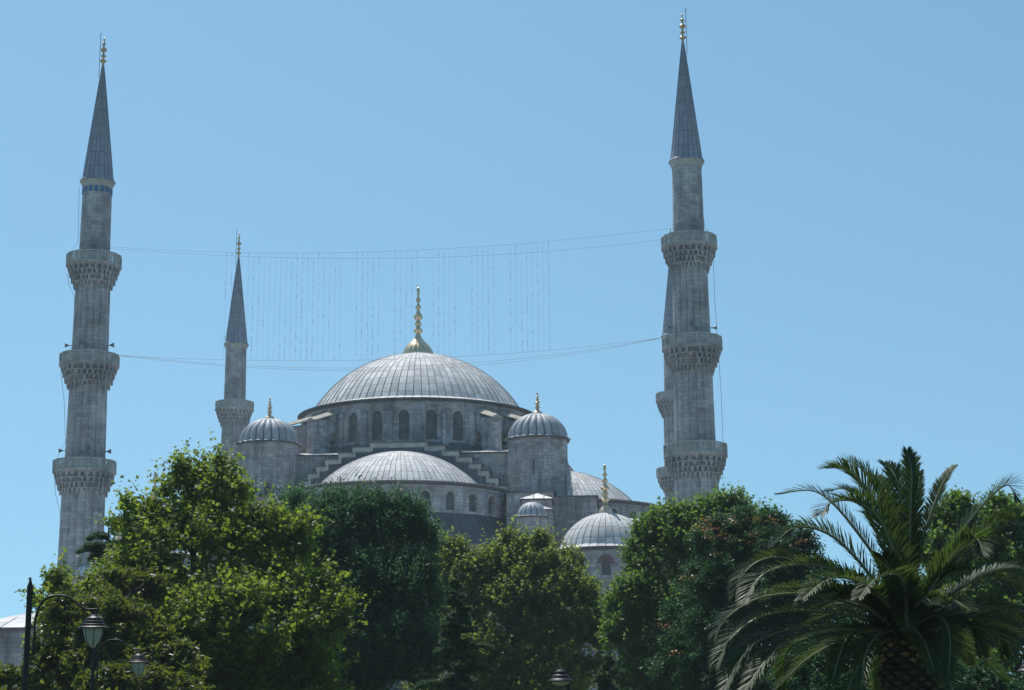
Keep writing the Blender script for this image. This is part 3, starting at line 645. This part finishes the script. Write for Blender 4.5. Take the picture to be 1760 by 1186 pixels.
LM['plane'] = leaf_mat('leaf_plane', (.042, .085, .014), (.12, .145, .024), (.29, .40, .035), .48, .5, .25)
LM['magnolia'] = leaf_mat('leaf_magnolia', (.014, .036, .010), (.12, .13, .022), (.20, .26, .025), .35, .42, .35)
LM['ash'] = leaf_mat('leaf_ash', (.02, .058, .03), (.06, .12, .055), (.09, .20, .08), .4, .5, .2)
LM['mid'] = leaf_mat('leaf_mid', (.055, .09, .02), (.12, .15, .035), (.29, .38, .06), .5, .5, .22)
LM['green'] = leaf_mat('leaf_green', (.032, .075, .018), (.085, .135, .03), (.20, .34, .045), .48, .5, .25)
LM['dark'] = leaf_mat('leaf_dark', (.012, .046, .016), (.03, .08, .025), (.05, .14, .04), .38, .5, .22)
LM['orange'] = leaf_mat('flower_orange', (.34, .14, .04), (.42, .22, .08), (.36, .16, .04), .3)
LM['cedar'] = leaf_mat('leaf_cedar', (.035, .07, .04), (.09, .14, .07), (.08, .14, .06), .3, .6, .2)
LM['palm'] = leaf_mat('leaf_palm', (.025, .05, .016), (.055, .085, .026), (.10, .16, .03), .34, .5, .28)
LM['palmdry'] = leaf_mat('leaf_dry', (.2, .2, .12), (.28, .28, .17), (.1, .1, .05), .25, .5)

def tree(name, label, cat, Y, lobes, mat, tmpl, lsize, nshoot, per=14, slen=.6, upb=.6, base_px=None, ry=.62, group='trees in front of the mosque', clump=1., lobesY=None, flowers=None, droop=.0, up_n=.7, inner=.3, trunk_r=.28, lead=1.35, along=.55):
    P = []; ptop = min(l[1]-l[3] for l in lobes); hpx = 1215-ptop
    for l in lobes:
        (px, py, rx, rz) = l[:4]; fwd = -.52*Y/F_PX*min(py-rz-ptop, .6*hpx); Yl = Y+fwd+(l[4] if len(l) > 4 else 0); c = at(px, py, Yl); c[2] -= slen*.3; s = Yl/F_PX*.93; P.append((c, np.array([rx*s, rx*s*ry, rz*s])))
    bx = base_px if base_px else np.mean([l[0] for l in lobes]); x0 = at(bx, 1200, Y)[0]; root = empty(name, (x0, Y, 0)); tag(root, label, cat, group); org = np.array([x0, Y, 0.])
    vol = np.array([np.prod(r)**(2/3) for c, r in P]); cnt = np.maximum((vol/vol.sum()*nshoot).astype(int), 20)
    pos, dr, ctr = [], [], []; clumps = []
    for (c, r), n in zip(P, cnt):
        nc = max(int(n/22/clump), 8); d = rdir(nc); d[:, 2] = np.where(d[:, 2] < -.45, -d[:, 2], d[:, 2]); f = np.where(RNG.random(nc) < inner, RNG.uniform(.35, .8, nc), RNG.uniform(.82, 1.0, nc))
        cc = c+d*r*f[:, None]; clumps += [(q, dd) for q, dd in zip(cc, d)]
        idx = RNG.integers(0, nc, n); rc = np.minimum(np.mean(r)*.15, .32)*clump**.5
        p = cc[idx]+RNG.normal(size=(n, 3))*rc*np.array([1, 1, .85]); pos.append(p); dr.append(nrm(nrm(p-c)*.55+np.array([0, 0, upb])+RNG.normal(size=(n, 3))*.45)); ctr.append(np.repeat(c[None], n, 0))
    Lm = [np.ones(sum(len(p) for p in pos))]
    for (c, r), n in zip(P, cnt):
        n2 = max(int(n*.13), 6); d = rdir(n2); d[:, 2] = np.abs(d[:, 2])*1.2-.15; d = nrm(d); pos.append(c+d*r*RNG.uniform(.9, 1.04, n2)[:, None]); dr.append(nrm(d*.5+np.array([0, 0, 1.0])*upb+RNG.normal(size=(n2, 3))*.3)); Lm.append(np.full(n2, lead))
    pos = np.concatenate(pos); dr = np.concatenate(dr); n = len(pos); L = slen*RNG.uniform(.45, 1.15, n)*np.concatenate(Lm)
    t = np.tile(np.linspace(.05, 1, per), n); pi = np.repeat(pos, per, 0); di = np.repeat(dr, per, 0); Li = np.repeat(L, per)
    q = pi+di*(t*Li)[:, None]-np.array([0, 0, 1.])*droop*(t**2*Li)[:, None]+RNG.normal(size=pi.shape)*.06*slen
    sd_ = nrm(np.cross(di, rdir(len(di)))); ax = nrm(sd_*1.0+di*along+RNG.normal(size=pi.shape)*.35+np.array([0, 0, -.25])); nr = nrm(np.array([0, 0, up_n])+di*.2+RNG.normal(size=pi.shape)*.65)
    sz = lsize*RNG.uniform(.6, 1.25, len(q))*(1.15-.45*t); cl = np.repeat(RNG.random(n), per); rnd = np.clip(cl*.55+RNG.random(len(q))*.45, 0, 1)
    ch = [(q, ax, nr, sz, tmpl, rnd, 0)]; mats = [LM[mat]]
    if flowers:
        fp = []
        for (x, y, dy) in flowers:
            c = at(x, y+6, Y-.52*Y/F_PX*min(max(y-60-ptop, 0), .6*hpx)-1.3); m_ = 24; fp.append(c+RNG.normal(size=(m_, 3))*np.array([.16, .16, .05]))
        fp = np.concatenate(fp); m_ = len(fp); ch.append((fp, rdir(m_), nrm(rdir(m_)+np.array([0, -.4, 1.])), .075*RNG.uniform(.7, 1.2, m_), oval_leaf(.7), RNG.random(m_), 1)); mats.append(LM['orange'])
    leaf_mesh('crown', ch, mats, root, org)
    b = MB(); zc = np.mean([c[2] for c, r in P]); tz = max(1.6, zc*.45); tp = Vector((0, 0, tz)); b.tube([(0, 0, -.3), (0.03, 0, .3), (.05, .02, tz*.6), tuple(tp)], [trunk_r*1.5, trunk_r*1.1, trunk_r, trunk_r*.85], 10)
    for c, r in P:
        e = Vector(c-org); mid = tp.lerp(e, .5)+Vector((random.uniform(-.2, .2), random.uniform(-.2, .2), .25)); b.tube([tp-Vector((0, 0, .3)), mid, e], [trunk_r*.6, trunk_r*.4, trunk_r*.2], 6)
        top = e+Vector((0, 0, r[2]*.75)); b.tube([e, e.lerp(top, .5)+Vector((.05, 0, 0)), top], [trunk_r*.2, trunk_r*.12, .015], 5)
    for q_, dd in clumps[::2]:
        k = min(P, key=lambda a: np.linalg.norm(a[0]-q_)); e = Vector(k[0]-org); b.tube([e, e.lerp(Vector(q_-org), .55)+Vector((0, 0, .1)), Vector(q_-org)], [.05, .03, .012], 4)
    b.build('trunk', 'bark', root); return root

# 1 left plane tree, light yellow green
tree('plane_tree', 'bright yellow green plane tree, largest crown, right of the left lamps', 'tree', 56,
     [(340, 880, 88, 72), (375, 812, 26, 30), (322, 822, 40, 36), (212, 885, 17, 34), (268, 930, 58, 60), (345, 975, 140, 95), (455, 945, 78, 72), (500, 925, 40, 38), (240, 1015, 85, 68), (120, 1040, 60, 48), (92, 1010, 13, 26), (500, 1040, 85, 75), (560, 1075, 48, 50), (596, 1060, 22, 26), (400, 1090, 160, 90, -1), (300, 1140, 150, 90, -1), (400, 1190, 150, 60), (500, 1190, 90, 60), (520, 1150, 78, 60), (150, 1110, 90, 70)],
     'plane', maple_leaf(), .20, 5200, per=13, slen=.8, base_px=330, trunk_r=.2, clump=.55, lead=1.35, inner=.22)
# 2 magnolia, glossy dark
tree('magnolia_tree', 'dark glossy leaved magnolia behind the left street lamps', 'tree', 50,
     [(225, 1014, 48, 38, 2), (112, 1075, 52, 45), (200, 1090, 95, 60), (85, 1140, 38, 45), (12, 1185, 40, 30), (130, 1165, 90, 55), (270, 1150, 85, 50), (172, 1058, 55, 40, 1), (235, 1195, 120, 40, -1)],
     'magnolia', oval_leaf(.42), .22, 2600, per=11, slen=.26, upb=.5, base_px=140, group=None, up_n=.5)
# 3 dark ash
tree('ash_tree', 'dark blue green tree with feathery upright plumes, left of the olive green tree', 'tree', 66,
     [(520, 905, 60, 44, 2), (600, 902, 52, 38), (552, 885, 13, 26), (588, 872, 13, 26), (618, 880, 13, 26), (650, 882, 13, 26), (676, 880, 13, 26), (706, 896, 15, 28), (528, 896, 13, 24), (505, 878, 13, 22), (640, 900, 38, 32), (692, 902, 36, 36), (610, 940, 100, 75), (690, 950, 62, 72), (545, 960, 90, 80), (640, 1050, 118, 100), (560, 1080, 110, 110, 2), (700, 1040, 60, 80), (690, 1150, 85, 80), (570, 1180, 100, 70)],
     'ash', narrow_leaf(.36), .24, 5200, per=18, slen=1.05, upb=2.0, base_px=620, droop=.05, clump=.4, inner=.22, along=1.2)
# 4 olive mid trees (two crowns)
tree('plane_tree', 'olive green tree with two pointed tops below the small corner dome', 'tree', 84,
     [(768, 958, 34, 40), (800, 1000, 62, 50), (885, 962, 38, 42), (874, 930, 11, 20), (906, 936, 11, 18), (775, 985, 38, 48), (752, 1015, 28, 50), (930, 950, 28, 32), (958, 988, 46, 44), (870, 1000, 80, 60), (992, 1032, 34, 36), (770, 1050, 60, 60), (880, 1080, 100, 80), (980, 1050, 70, 60), (830, 1150, 110, 70), (930, 1140, 60, 60), (1028, 1070, 24, 30), (1010, 1090, 30, 40), (760, 1120, 60, 60), (900, 1190, 110, 50), (800, 1200, 110, 50), (990, 1170, 40, 50, 1), (1032, 1125, 32, 50, 1)],
     'mid', maple_leaf(), .22, 7600, per=12, slen=.75, base_px=880, clump=.8)
# 5 right green tree
tree('plane_tree', 'fresh green tree standing before the foot of the right minarets', 'tree', 78,
     [(1155, 905, 40, 32), (1200, 892, 44, 34), (1250, 882, 40, 34), (1122, 930, 30, 36), (1290, 905, 38, 32), (1160, 950, 80, 62), (1108, 998, 36, 40), (1110, 1050, 62, 70), (1078, 1045, 26, 34), (1180, 1080, 90, 80), (1120, 1140, 58, 56), (1230, 960, 80, 70), (1200, 1160, 90, 60), (1100, 1195, 50, 40), (1078, 1105, 34, 50)],
     'green', maple_leaf(), .21, 6800, per=12, slen=.75, base_px=1170, clump=.8)
# 6 dark tree with orange seed heads
FL = [(1205, 898, 0), (1228, 902, 0), (1242, 913, -1), (1290, 885, 0), (1296, 912, 0), (1262, 922, 0), (1325, 888, 0), (1200, 905, -2), (1235, 948, -3), (1378, 925, 0), (1350, 935, -1), (1212, 888, 0), (1182, 987, -4), (1285, 928, -3), (1370, 950, -2), (1222, 918, -3), (1160, 1115, -5), (1140, 1068, -5), (1252, 890, 0)]
tree('flowering_tree', 'dark green tree dotted with orange seed heads, left of the palm', 'tree', 62,
     [(1245, 930, 52, 42), (1300, 905, 46, 32), (1220, 930, 30, 30), (1345, 925, 44, 34), (1388, 955, 26, 24), (1290, 985, 105, 70), (1365, 1000, 70, 60), (1230, 1040, 75, 80), (1330, 1080, 120, 100), (1220, 1130, 80, 80), (1420, 1100, 90, 90), (1300, 1180, 140, 60)],
     'dark', narrow_leaf(.36), .19, 4800, per=22, slen=.6, upb=.35, base_px=1300, flowers=FL, clump=.8, droop=.25, group='trees in front of the mosque')
# 7 right trees behind the palm
tree('plane_tree', 'leafy green tree behind the palm at the right edge', 'tree', 58,
     [(1650, 900, 48, 40), (1640, 880, 24, 24), (1715, 905, 60, 46), (1620, 950, 40, 50), (1690, 990, 80, 70), (1760, 960, 60, 70), (1640, 1080, 90, 90), (1740, 1090, 70, 90), (1700, 1170, 100, 60), (1600, 1170, 60, 60)],
     'green', maple_leaf(), .19, 4000, per=12, slen=.6, base_px=1690, clump=.8)
tree('shrub', 'dark leafy shrub filling the gap below the palm fronds', 'shrub', 44,
     [(1480, 1130, 70, 60), (1400, 1160, 60, 50), (1560, 1150, 60, 50), (1450, 1195, 110, 40), (1660, 1190, 90, 40)],
     'dark', oval_leaf(.5), .13, 2600, per=14, slen=.4, base_px=1480, group=None)

# conifers
def conifer(name, label, cat, px, pytop, Y, zlow, rbase, nb, seed, dens=1., mat='cedar', taper=.85, group=None):
    rs = np.random.default_rng(seed); top = at(px, pytop, Y); H = top[2]; org = np.array([top[0], Y, 0.]); root = empty(name, tuple(org)); tag(root, label, cat, group)
    b = MB(); b.tube([(0, 0, -.2), (0, 0, H*.5), (0, 0, H)], [.16, .09, .015], 8); P, A = [], []
    for k in range(nb):
        f = (k/nb)**.9; z = zlow+(H-.2-zlow)*f; rr = rbase*(1-f)**taper*rs.uniform(.65, 1.2)+.12; a = rs.uniform(0, 2*math.pi); d = np.array([math.cos(a), math.sin(a), 0]); sid = np.array([-d[1], d[0], 0]); N = 8
        pts = [np.array([0, 0, z])+d*rr*t+np.array([0, 0, .22*rr*math.sin(t*2.2)-.12*rr*t*t]) for t in np.linspace(0, 1, N)]; b.tube(pts, list(np.linspace(.035, .006, N)), 4)
        nt = int((60+170*rr)*dens)
        t = rs.uniform(.12, 1, nt); i = np.minimum((t*(N-1)).astype(int), N-2); ff = t*(N-1)-i; pp = np.array(pts); c = pp[i]*(1-ff[:, None])+pp[i+1]*ff[:, None]
        w = .4*rr*(1.05-t)**.8+.04; c = c+sid*(rs.uniform(-1, 1, nt)*w)[:, None]+np.array([0, 0, 1])*rs.normal(0, .025, nt)[:, None]
        P.append(c); A.append(nrm(d*.9+sid*rs.normal(0, .7, nt)[:, None]+np.array([0, 0, .35])+rs.normal(0, .25, (nt, 3))))
    P = np.concatenate(P)+org; A = np.concatenate(A); n = len(P)
    leaf_mesh('crown', [(P, A, nrm(rs.normal(size=(n, 3))+np.array([0, 0, .6])), rs.uniform(.09, .2, n), narrow_leaf(.24), rs.random(n), 0)], [LM[mat]], root, org); b.build('trunk', 'bark', root); return root
conifer('cedar_tree', 'small dark cedar with flat layered boughs, bottom centre left of the round lamp', 'conifer', 786, 985, 50, 1.0, 1.9, 34, 3, 4.5, taper=1.05)
conifer('cedar_tree', 'small sparse cedar just right of the round topped lamp', 'conifer', 1048, 1118, 56, 1.0, 1.1, 34, 5, 2.0)
conifer('cedar_tree', 'dark cedar whose bough tips cross the foot of the left minaret', 'conifer', 188, 880, 60, 2, 2.1, 46, 8, 4, taper=.5)

# ================================================================== PALM
PY = 24.; pc = at(1558, 1107, PY); PO = np.array([pc[0], PY, 0.])
palm = empty('palm_tree', tuple(PO)); tag(palm, 'large feathery date palm with a stout pineapple patterned trunk at lower right', 'palm tree')
zt = pc[2]; b = MB()
b.revolve((0, 0, 0), [(.36, -.2), (.30, .2), (.25, zt-1.2), (.27, zt-.6), (.31, zt-.15), (.3, zt+.15), (.12, zt+.4)], 24)
ring = 0; z = .1
while z < zt+.02:
    NN = 11
    for k in range(NN):
        a = 2*math.pi*(k+.5*(ring % 2))/NN+.05*random.uniform(-1, 1); R = .265+.04*(z > zt-.6)+random.uniform(-.018, .018); z_ = z; z += random.uniform(-.018, .018); w = math.pi/NN*.93
        def P(r, da, zz): return (r*math.sin(a+da), -r*math.cos(a+da), zz)
        l, r_, bt, tpz = P(R, -w, z), P(R, w, z), P(R, 0, z-.075), P(R-.02, 0, z+.075); q = .085*random.uniform(.45, 1.5); fl = [P(R+q, -w*.72, z+.03), P(R+q*1.1, 0, z-.012), P(R+q, w*.72, z+.03), P(R+q*.7, 0, z+.062)]
        b.face([l, bt, fl[1], fl[0]]); b.face([bt, r_, fl[2], fl[1]]); b.face([l, fl[0], fl[3], tpz]); b.face([r_, tpz, fl[3], fl[2]]); b.face(fl, None, 1 if z > zt-.3 and random.random() < .8 else 2); z = z_
    z += .078; ring += 1
M['boot'] = plain('palm_boot', (.045, .034, .026), .9, .1, var=.4, sc=9); M['cut'] = plain('palm_cut', (.34, .2, .1), .8, .2, var=.4, sc=12); M['cutold'] = plain('palm_cut_old', (.09, .075, .06), .9, .2, var=.4, sc=9)
b.build('trunk', ['boot', 'cut', 'cutold'], palm)
def spline(P, n):
    P = np.array(P, float); m_ = len(P); t = np.linspace(0, m_-1, n); out = []
    for u in t:
        i = min(int(u), m_-2); f = u-i; p0, p1, p2, p3 = P[max(i-1, 0)], P[i], P[i+1], P[min(i+2, m_-1)]
        out.append(.5*((2*p1)+(-p0+p2)*f+(2*p0-5*p1+4*p2-p3)*f*f+(-p0+3*p1-3*p2+p3)*f**3))
    return np.array(out)
def frond(pts, dry=0., lmax=.5, npair=128, roll=0.):
    n = 34; C = spline(pts, n); b = MB(); rad = np.linspace(.032, .004, n)
    T = nrm(np.gradient(C, axis=0)); upv = np.array([0, 0, 1.]); S = np.cross(T, upv); S = nrm(S+1e-6); 
    for i in range(1, n):
        if np.dot(S[i], S[i-1]) < 0: S[i] *= -1
    N = nrm(np.cross(S, T)); cr, sr = math.cos(roll), math.sin(roll); S, N = S*cr+N*sr, N*cr-S*sr
    t = np.linspace(.13, 1, npair); t = np.concatenate([t, t+.003]); side = np.concatenate([np.ones(npair), -np.ones(npair)]); t = np.clip(t, 0, .999)
    i = (t*(n-1)).astype(int); f = (t*(n-1)-i)[:, None]; i2 = np.minimum(i+1, n-1); c = C[i]*(1-f)+C[i2]*f; Tt = T[i]; Ss = S[i]*side[:, None]; Nn = N[i]
    L = lmax*np.clip(np.sin(np.pi*(.12+.82*t))**.75, .13, 1)*RNG.uniform(.85, 1.12, len(t)); fw_ = (.75+.9*t)[:, None]
    d = nrm(Ss*1.0+Tt*fw_+Nn*RNG.uniform(.15, .6, (len(t), 1))+RNG.normal(size=c.shape)*.07)
    # each leaflet: tapered blade of three segments that droops
    W0 = .0102; wd = nrm(np.cross(d, Nn)); V = []
    for (s, w, dr_) in ((0, .5, 0), (.4, 1, .02), (.75, .75, .12), (1, .08, .3)):
        p = c+d*(L*s)[:, None]-np.array([0, 0, 1.])*(L*dr_*.4)[:, None]; V.append(p-wd*W0*w); V.append(p+wd*W0*w)
    V = np.stack(V, 1).reshape(-1, 3); m_ = len(t); base = np.arange(m_)*8
    F_ = np.concatenate([np.stack([base+2*k, base+2*k+1, base+2*k+3, base+2*k+2], 1) for k in range(3)])
    nb0 = len(V)
    b.tube([tuple(p) for p in C], list(rad), 5); Vt = np.array(b.v); Ft = [tuple(x+nb0 for x in f_) for f_ in b.f]
    me = bpy.data.meshes.new('frond'); me.from_pydata(np.concatenate([V, Vt])-np.array(PO)[None], [], [tuple(x) for x in F_.tolist()]+Ft)
    a = me.attributes.new('rnd', 'FLOAT', 'POINT'); a.data.foreach_set('value', np.concatenate([np.repeat(RNG.random(m_), 8)*.8, np.ones(len(Vt))]).astype(np.float32))
    me.materials.append(LM['palmdry'] if dry > .5 else LM['palm']); me.materials.append(LM['palmdry'])
    me.polygons.foreach_set('material_index', [0]*len(F_)+[1]*len(Ft)); me.update()
    o = bpy.data.objects.new('frond', me); COL.objects.link(o); o.parent = palm; return o
def FP(pts, dy, dry=0, lmax=.42, roll=0., base=(1000, 900)):
    "pts in palm crop pixels, tip first; dy = depth offset of the tip"
    L = [base]+pts[::-1]; n = len(L); out = []
    for i, (x, y) in enumerate(L): out.append(at(1200+x/2.784, 760+y/2.784, PY+dy*(i/(n-1))))
    out[0] = np.array([pc[0], PY, zt+.05])+.12*nrm(out[1]-np.array([pc[0], PY, zt]))
    return frond(out, dry, lmax, roll=roll)
FP([(390, 248), (540, 232), (640, 290), (760, 430), (870, 600)], .6)
FP([(615, 125), (700, 132), (800, 215), (880, 350), (950, 600)], -.5, lmax=.46)
FP([(700, 90), (760, 110), (840, 200), (900, 350), (960, 600)], .5, lmax=.44)
FP([(590, 345), (640, 290), (740, 282), (850, 345), (925, 490), (980, 700)], -1.2, lmax=.48)
FP([(370, 485), (440, 420), (530, 408), (640, 450), (760, 560), (880, 720)], -.3)
FP([(625, 235), (700, 225), (790, 290), (860, 450), (950, 680)], 1.0, lmax=.34)
FP([(893, 105), (945, 170), (980, 350), (995, 620)], .9, lmax=.40)
FP([(860, 170), (900, 240), (950, 400), (985, 620)], 1.4, lmax=.36)
FP([(1000, 42), (1022, 160), (1015, 400), (1005, 650)], .4, lmax=.34)
FP([(1062, 145), (1045, 300), (1020, 500), (1005, 660)], 1.2, lmax=.3)
FP([(1225, 118), (1170, 200), (1115, 340), (1050, 560)], .6, lmax=.26)
FP([(1515, 262), (1480, 205), (1390, 270), (1260, 430), (1110, 680)], -.2, lmax=.44)
FP([(1545, 430), (1480, 375), (1380, 410), (1250, 550), (1110, 740)], -.8, lmax=.44)
FP([(1360, 540), (1340, 470), (1280, 480), (1180, 600), (1080, 760)], -1.5, lmax=.42)
FP([(1570, 720), (1470, 655), (1340, 655), (1160, 770)], -.4, lmax=.42)
FP([(1640, 900), (1559, 820), (1450, 785), (1320, 790), (1150, 850)], -.9)
FP([(1600, 620), (1500, 600), (1350, 640), (1180, 760)], .8, lmax=.36)
FP([(180, 730), (225, 620), (330, 555), (480, 560), (680, 620), (860, 740)], -.6)
FP([(225, 760), (290, 650), (420, 592), (620, 600), (860, 740)], -1.2)
FP([(85, 930), (150, 830), (300, 745), (520, 728), (780, 790)], -.4)
FP([(90, 1065), (160, 935), (300, 835), (500, 805), (780, 840)], -.9)
FP([(125, 1180), (200, 1040), (330, 930), (540, 880), (800, 880)], -1.2)
FP([(215, 1200), (320, 1050), (420, 960), (560, 905), (800, 895)], -1.5)
FP([(260, 740), (380, 700), (560, 700), (780, 770)], -1.8, lmax=.4)
FP([(500, 750), (600, 670), (700, 648), (830, 700), (930, 800)], -1.9)
FP([(770, 745), (850, 655), (950, 632), (990, 700), (1000, 850)], -2.2, lmax=.4)
FP([(640, 1150), (680, 1010), (720, 935), (830, 890)], -1.2, lmax=.34)
FP([(780, 1190), (800, 1020), (850, 935), (920, 900)], -1.6, lmax=.3)
FP([(1195, 1130), (1205, 940), (1160, 835), (1080, 850)], -1.5, lmax=.32, base=(1010, 910))
FP([(1355, 1010), (1310, 900), (1220, 850), (1100, 860)], -.6, lmax=.34)
FP([(1460, 1010), (1430, 900), (1340, 845), (1180, 845)], .2, lmax=.36)
FP([(1160, 418), (1080, 405), (1010, 480), (995, 700)], .3, dry=1, lmax=.05)
FP([(400, 1186), (430, 1000), (560, 930), (800, 900)], .8, lmax=.34)
# further fronds all round the crown so it is full from every side
for k in range(44):
    a = random.uniform(0, 2*math.pi); e = random.choice([.1, .25, .45, .7, .95, 1.15]); el = e+random.uniform(-.1, .1); L = random.uniform(1.9, 2.5)*(1 if e > .3 else .95); d = np.array([math.cos(a), math.sin(a)*.95, 0])
    if el < .35 and math.sin(a) < -.2 and random.random() < .4: continue
    c0 = np.array([pc[0], PY, zt+.1]); P = []
    for s in (0, .25, .5, .75, 1): rr = L*s; P.append(c0+d*rr*math.cos(el)*(1-.12*s)+np.array([0, 0, rr*math.sin(el)-1.05*s*s*L*.5*math.cos(el*.6)]))
    frond(P, 0, .38, 90)
# dead brown stubs and fibres at the heart
b = MB()
for k in range(46):
    a = random.uniform(0, 2*math.pi); el = random.uniform(.5, 1.3); L = random.uniform(.3, .7); s0 = Vector((.25*math.cos(a), .25*math.sin(a), zt-.1+random.uniform(-.1, .2))); d = Vector((math.cos(a)*math.cos(el), math.sin(a)*math.cos(el), math.sin(el)))
    b.tube([s0, s0+d*L*.5, s0+d*L+Vector((0, 0, -.03))], [.035, .028, .014], 5)
b.build('frond_stub', 'boot', palm)

# ================================================================== STREET LAMPS
def lamp_proto():
    Y = 31.; s = Y/F_PX/5.757*1.0; base = at(47, 1100, Y); root = empty('street_lamp', (base[0], Y, 0)); X0 = base[0]
    def Q(x, y):
        p = at(x/5.757, 980+y/5.757, Y); lean = 0; return Vector((p[0]-X0, 0, p[2]))
    b = MB(); ztop = Q(298, 185).z; b.revolve((0, 0, 0), [(.13, 0), (.13, .25), (.09, .32), (.075, .9), (.055, 1.0), (.052, ztop)], 12); b.build('post', 'metal', root)
    b = MB(); b.revolve((0, 0, ztop), [(.052, 0), (.06, .0), (.055, .04), (.035, .1), (.018, .16), (.012, .175), (.02, .19), (.0, .215)], 12); b.build('finial', 'metal', root)
    def shift(P): return [Q(x, y) for x, y in P]
    def bez(P, n=24): return [Vector(v) for v in spline([tuple(p) for p in P], n)]
    b = MB(); arm = shift([(322, 850), (338, 700), (345, 560), (352, 470), (378, 385), (425, 310), (495, 265), (580, 252), (670, 265), (750, 322), (825, 378), (895, 392), (965, 386)])
    b.tube(bez(arm, 44), .021, 8); b.tube([Q(275, 560), Q(345, 560)], .014, 6); b.tube([Q(270, 830), Q(325, 830)], .014, 6); b.tube([Q(930, 392), Q(927, 432)], .012, 6); b.build('arm', 'metal', root)
    b = MB(); b.tube(bez(shift([(320, 185), (330, 230), (360, 285), (425, 306)]), 14), .012, 6); b.tube(bez(shift([(590, 262), (575, 310), (530, 335), (450, 350), (395, 395), (362, 470)]), 18), .010, 6); b.tube(bez(shift([(655, 275), (640, 340), (650, 400), (695, 424), (745, 405), (752, 375)]), 18), .010, 6); b.build('scroll', 'metal', root)
    L = Q(925, 575); hd = empty('x') if False else None
    b = MB(); k = s*1.0
    prof = [(150, 0), (152, 6), (140, 14), (118, 20), (112, 30), (116, 36), (100, 48), (95, 58), (98, 64), (84, 78), (78, 88), (80, 94), (62, 108), (48, 116), (44, 124), (20, 134), (14, 142), (0, 150)]
    b.revolve((L.x, 0, L.z), [(130*k, 2*k)]+[(r*k, z*k*1.02) for r, z in prof], 28); smooth_by_angle(b.build('lamp_hood', 'metal', root), 30)
    b = MB(); g = [(8, -196), (30, -180), (60, -140), (82, -90), (93, -40), (97, 0)]; b.revolve((L.x, 0, L.z), [(r*k, z*k) for r, z in g], 24); o = b.build('lamp_glass', 'frost', root, smooth=True)
    for j in range(6):
        a = 2*math.pi*(j+.3)/6; b = MB(); b.tube([(L.x+(r+2)*k*math.sin(a), -(r+2)*k*math.cos(a), L.z+z*k) for r, z in g], .007, 5); b.build('cage_rib', 'metal', root)
    b = MB(); b.revolve((L.x, 0, L.z), [(0, -206*k), (10*k, -200*k), (14*k, -194*k), (8*k, -188*k)], 10); b.build('drop_knob', 'metal', root)
    return root
lamp = lamp_proto(); tag(lamp, 'black iron street lamp with curved arm, taller in view at the left edge', 'street lamp', 'curved arm street lamps')
l2 = copy_tree(lamp); p = at(160, 1140, 45); l2.location = (p[0], 45, -.12); l2['label'] = 'smaller looking black street lamp, its lantern to the right of the nearer one'
def bell_lamp(px, py, Y, label):
    p = at(px, py, Y); root = empty('street_lamp', (p[0], Y, 0)); tag(root, label, 'street lamp', 'bell topped street lamps'); k = Y/F_PX; z = p[2]
    b = MB(); b.revolve((0, 0, z), [(20.5*k, -.0), (21*k, 1.5*k), (19*k, 4.2*k), (15.5*k, 6*k), (15.2*k, 8*k), (13.5*k, 11*k), (10*k, 13*k), (9.5*k, 14.2*k)], 32); o = b.build('lamp_hood', 'metal', root); smooth_by_angle(o, 35)
    b = MB(); b.revolve((0, 0, z), [(10*k, 14*k), (9.2*k, 17*k), (6.5*k, 19.8*k), (2.4*k, 21*k), (1.8*k, 22*k), (2.2*k, 23*k), (0, 24*k)], gores=14, kind='flute', amp=.6*k); b.build('lamp_cap', 'metal', root)
    b = MB(); b.revolve((0, 0, z), [(1*k, -6*k), (9*k, -5*k), (14*k, -2.5*k), (16*k, .5*k)], 24); b.build('lamp_glass', 'frost', root, smooth=True)
    b = MB(); b.revolve((13*k, .1, 0), [(.11, 0), (.11, .3), (.06, .4), (.05, z-.02)], 12); b.tube([(13*k, .1, z-.25), (2*k, 0, z-.24)], .02, 6); b.build('post', 'metal', root); return root
bell_lamp(964, 1172, 40, 'dark bell topped street lamp at bottom centre among the trees')
bell_lamp(1770, 1155, 34, 'dark bell topped street lamp cut by the right edge behind the palm')

# ================================================================== AIR
b = MB(); b.box(-140, 140, -4, 330, -1.5, 72)
hz = NT('haze_air'); pv = hz.n('VolumePrincipled'); pv.inputs['Color'].default_value = (.80, .90, 1, 1); pv.inputs['Density'].default_value = .0003; pv.inputs['Anisotropy'].default_value = 0.; hz.l(pv.outputs[0], hz.out.inputs['Volume'])
tag(b.build('haze', hz.m), kind='stuff')
SC.cycles.volume_bounces = 1
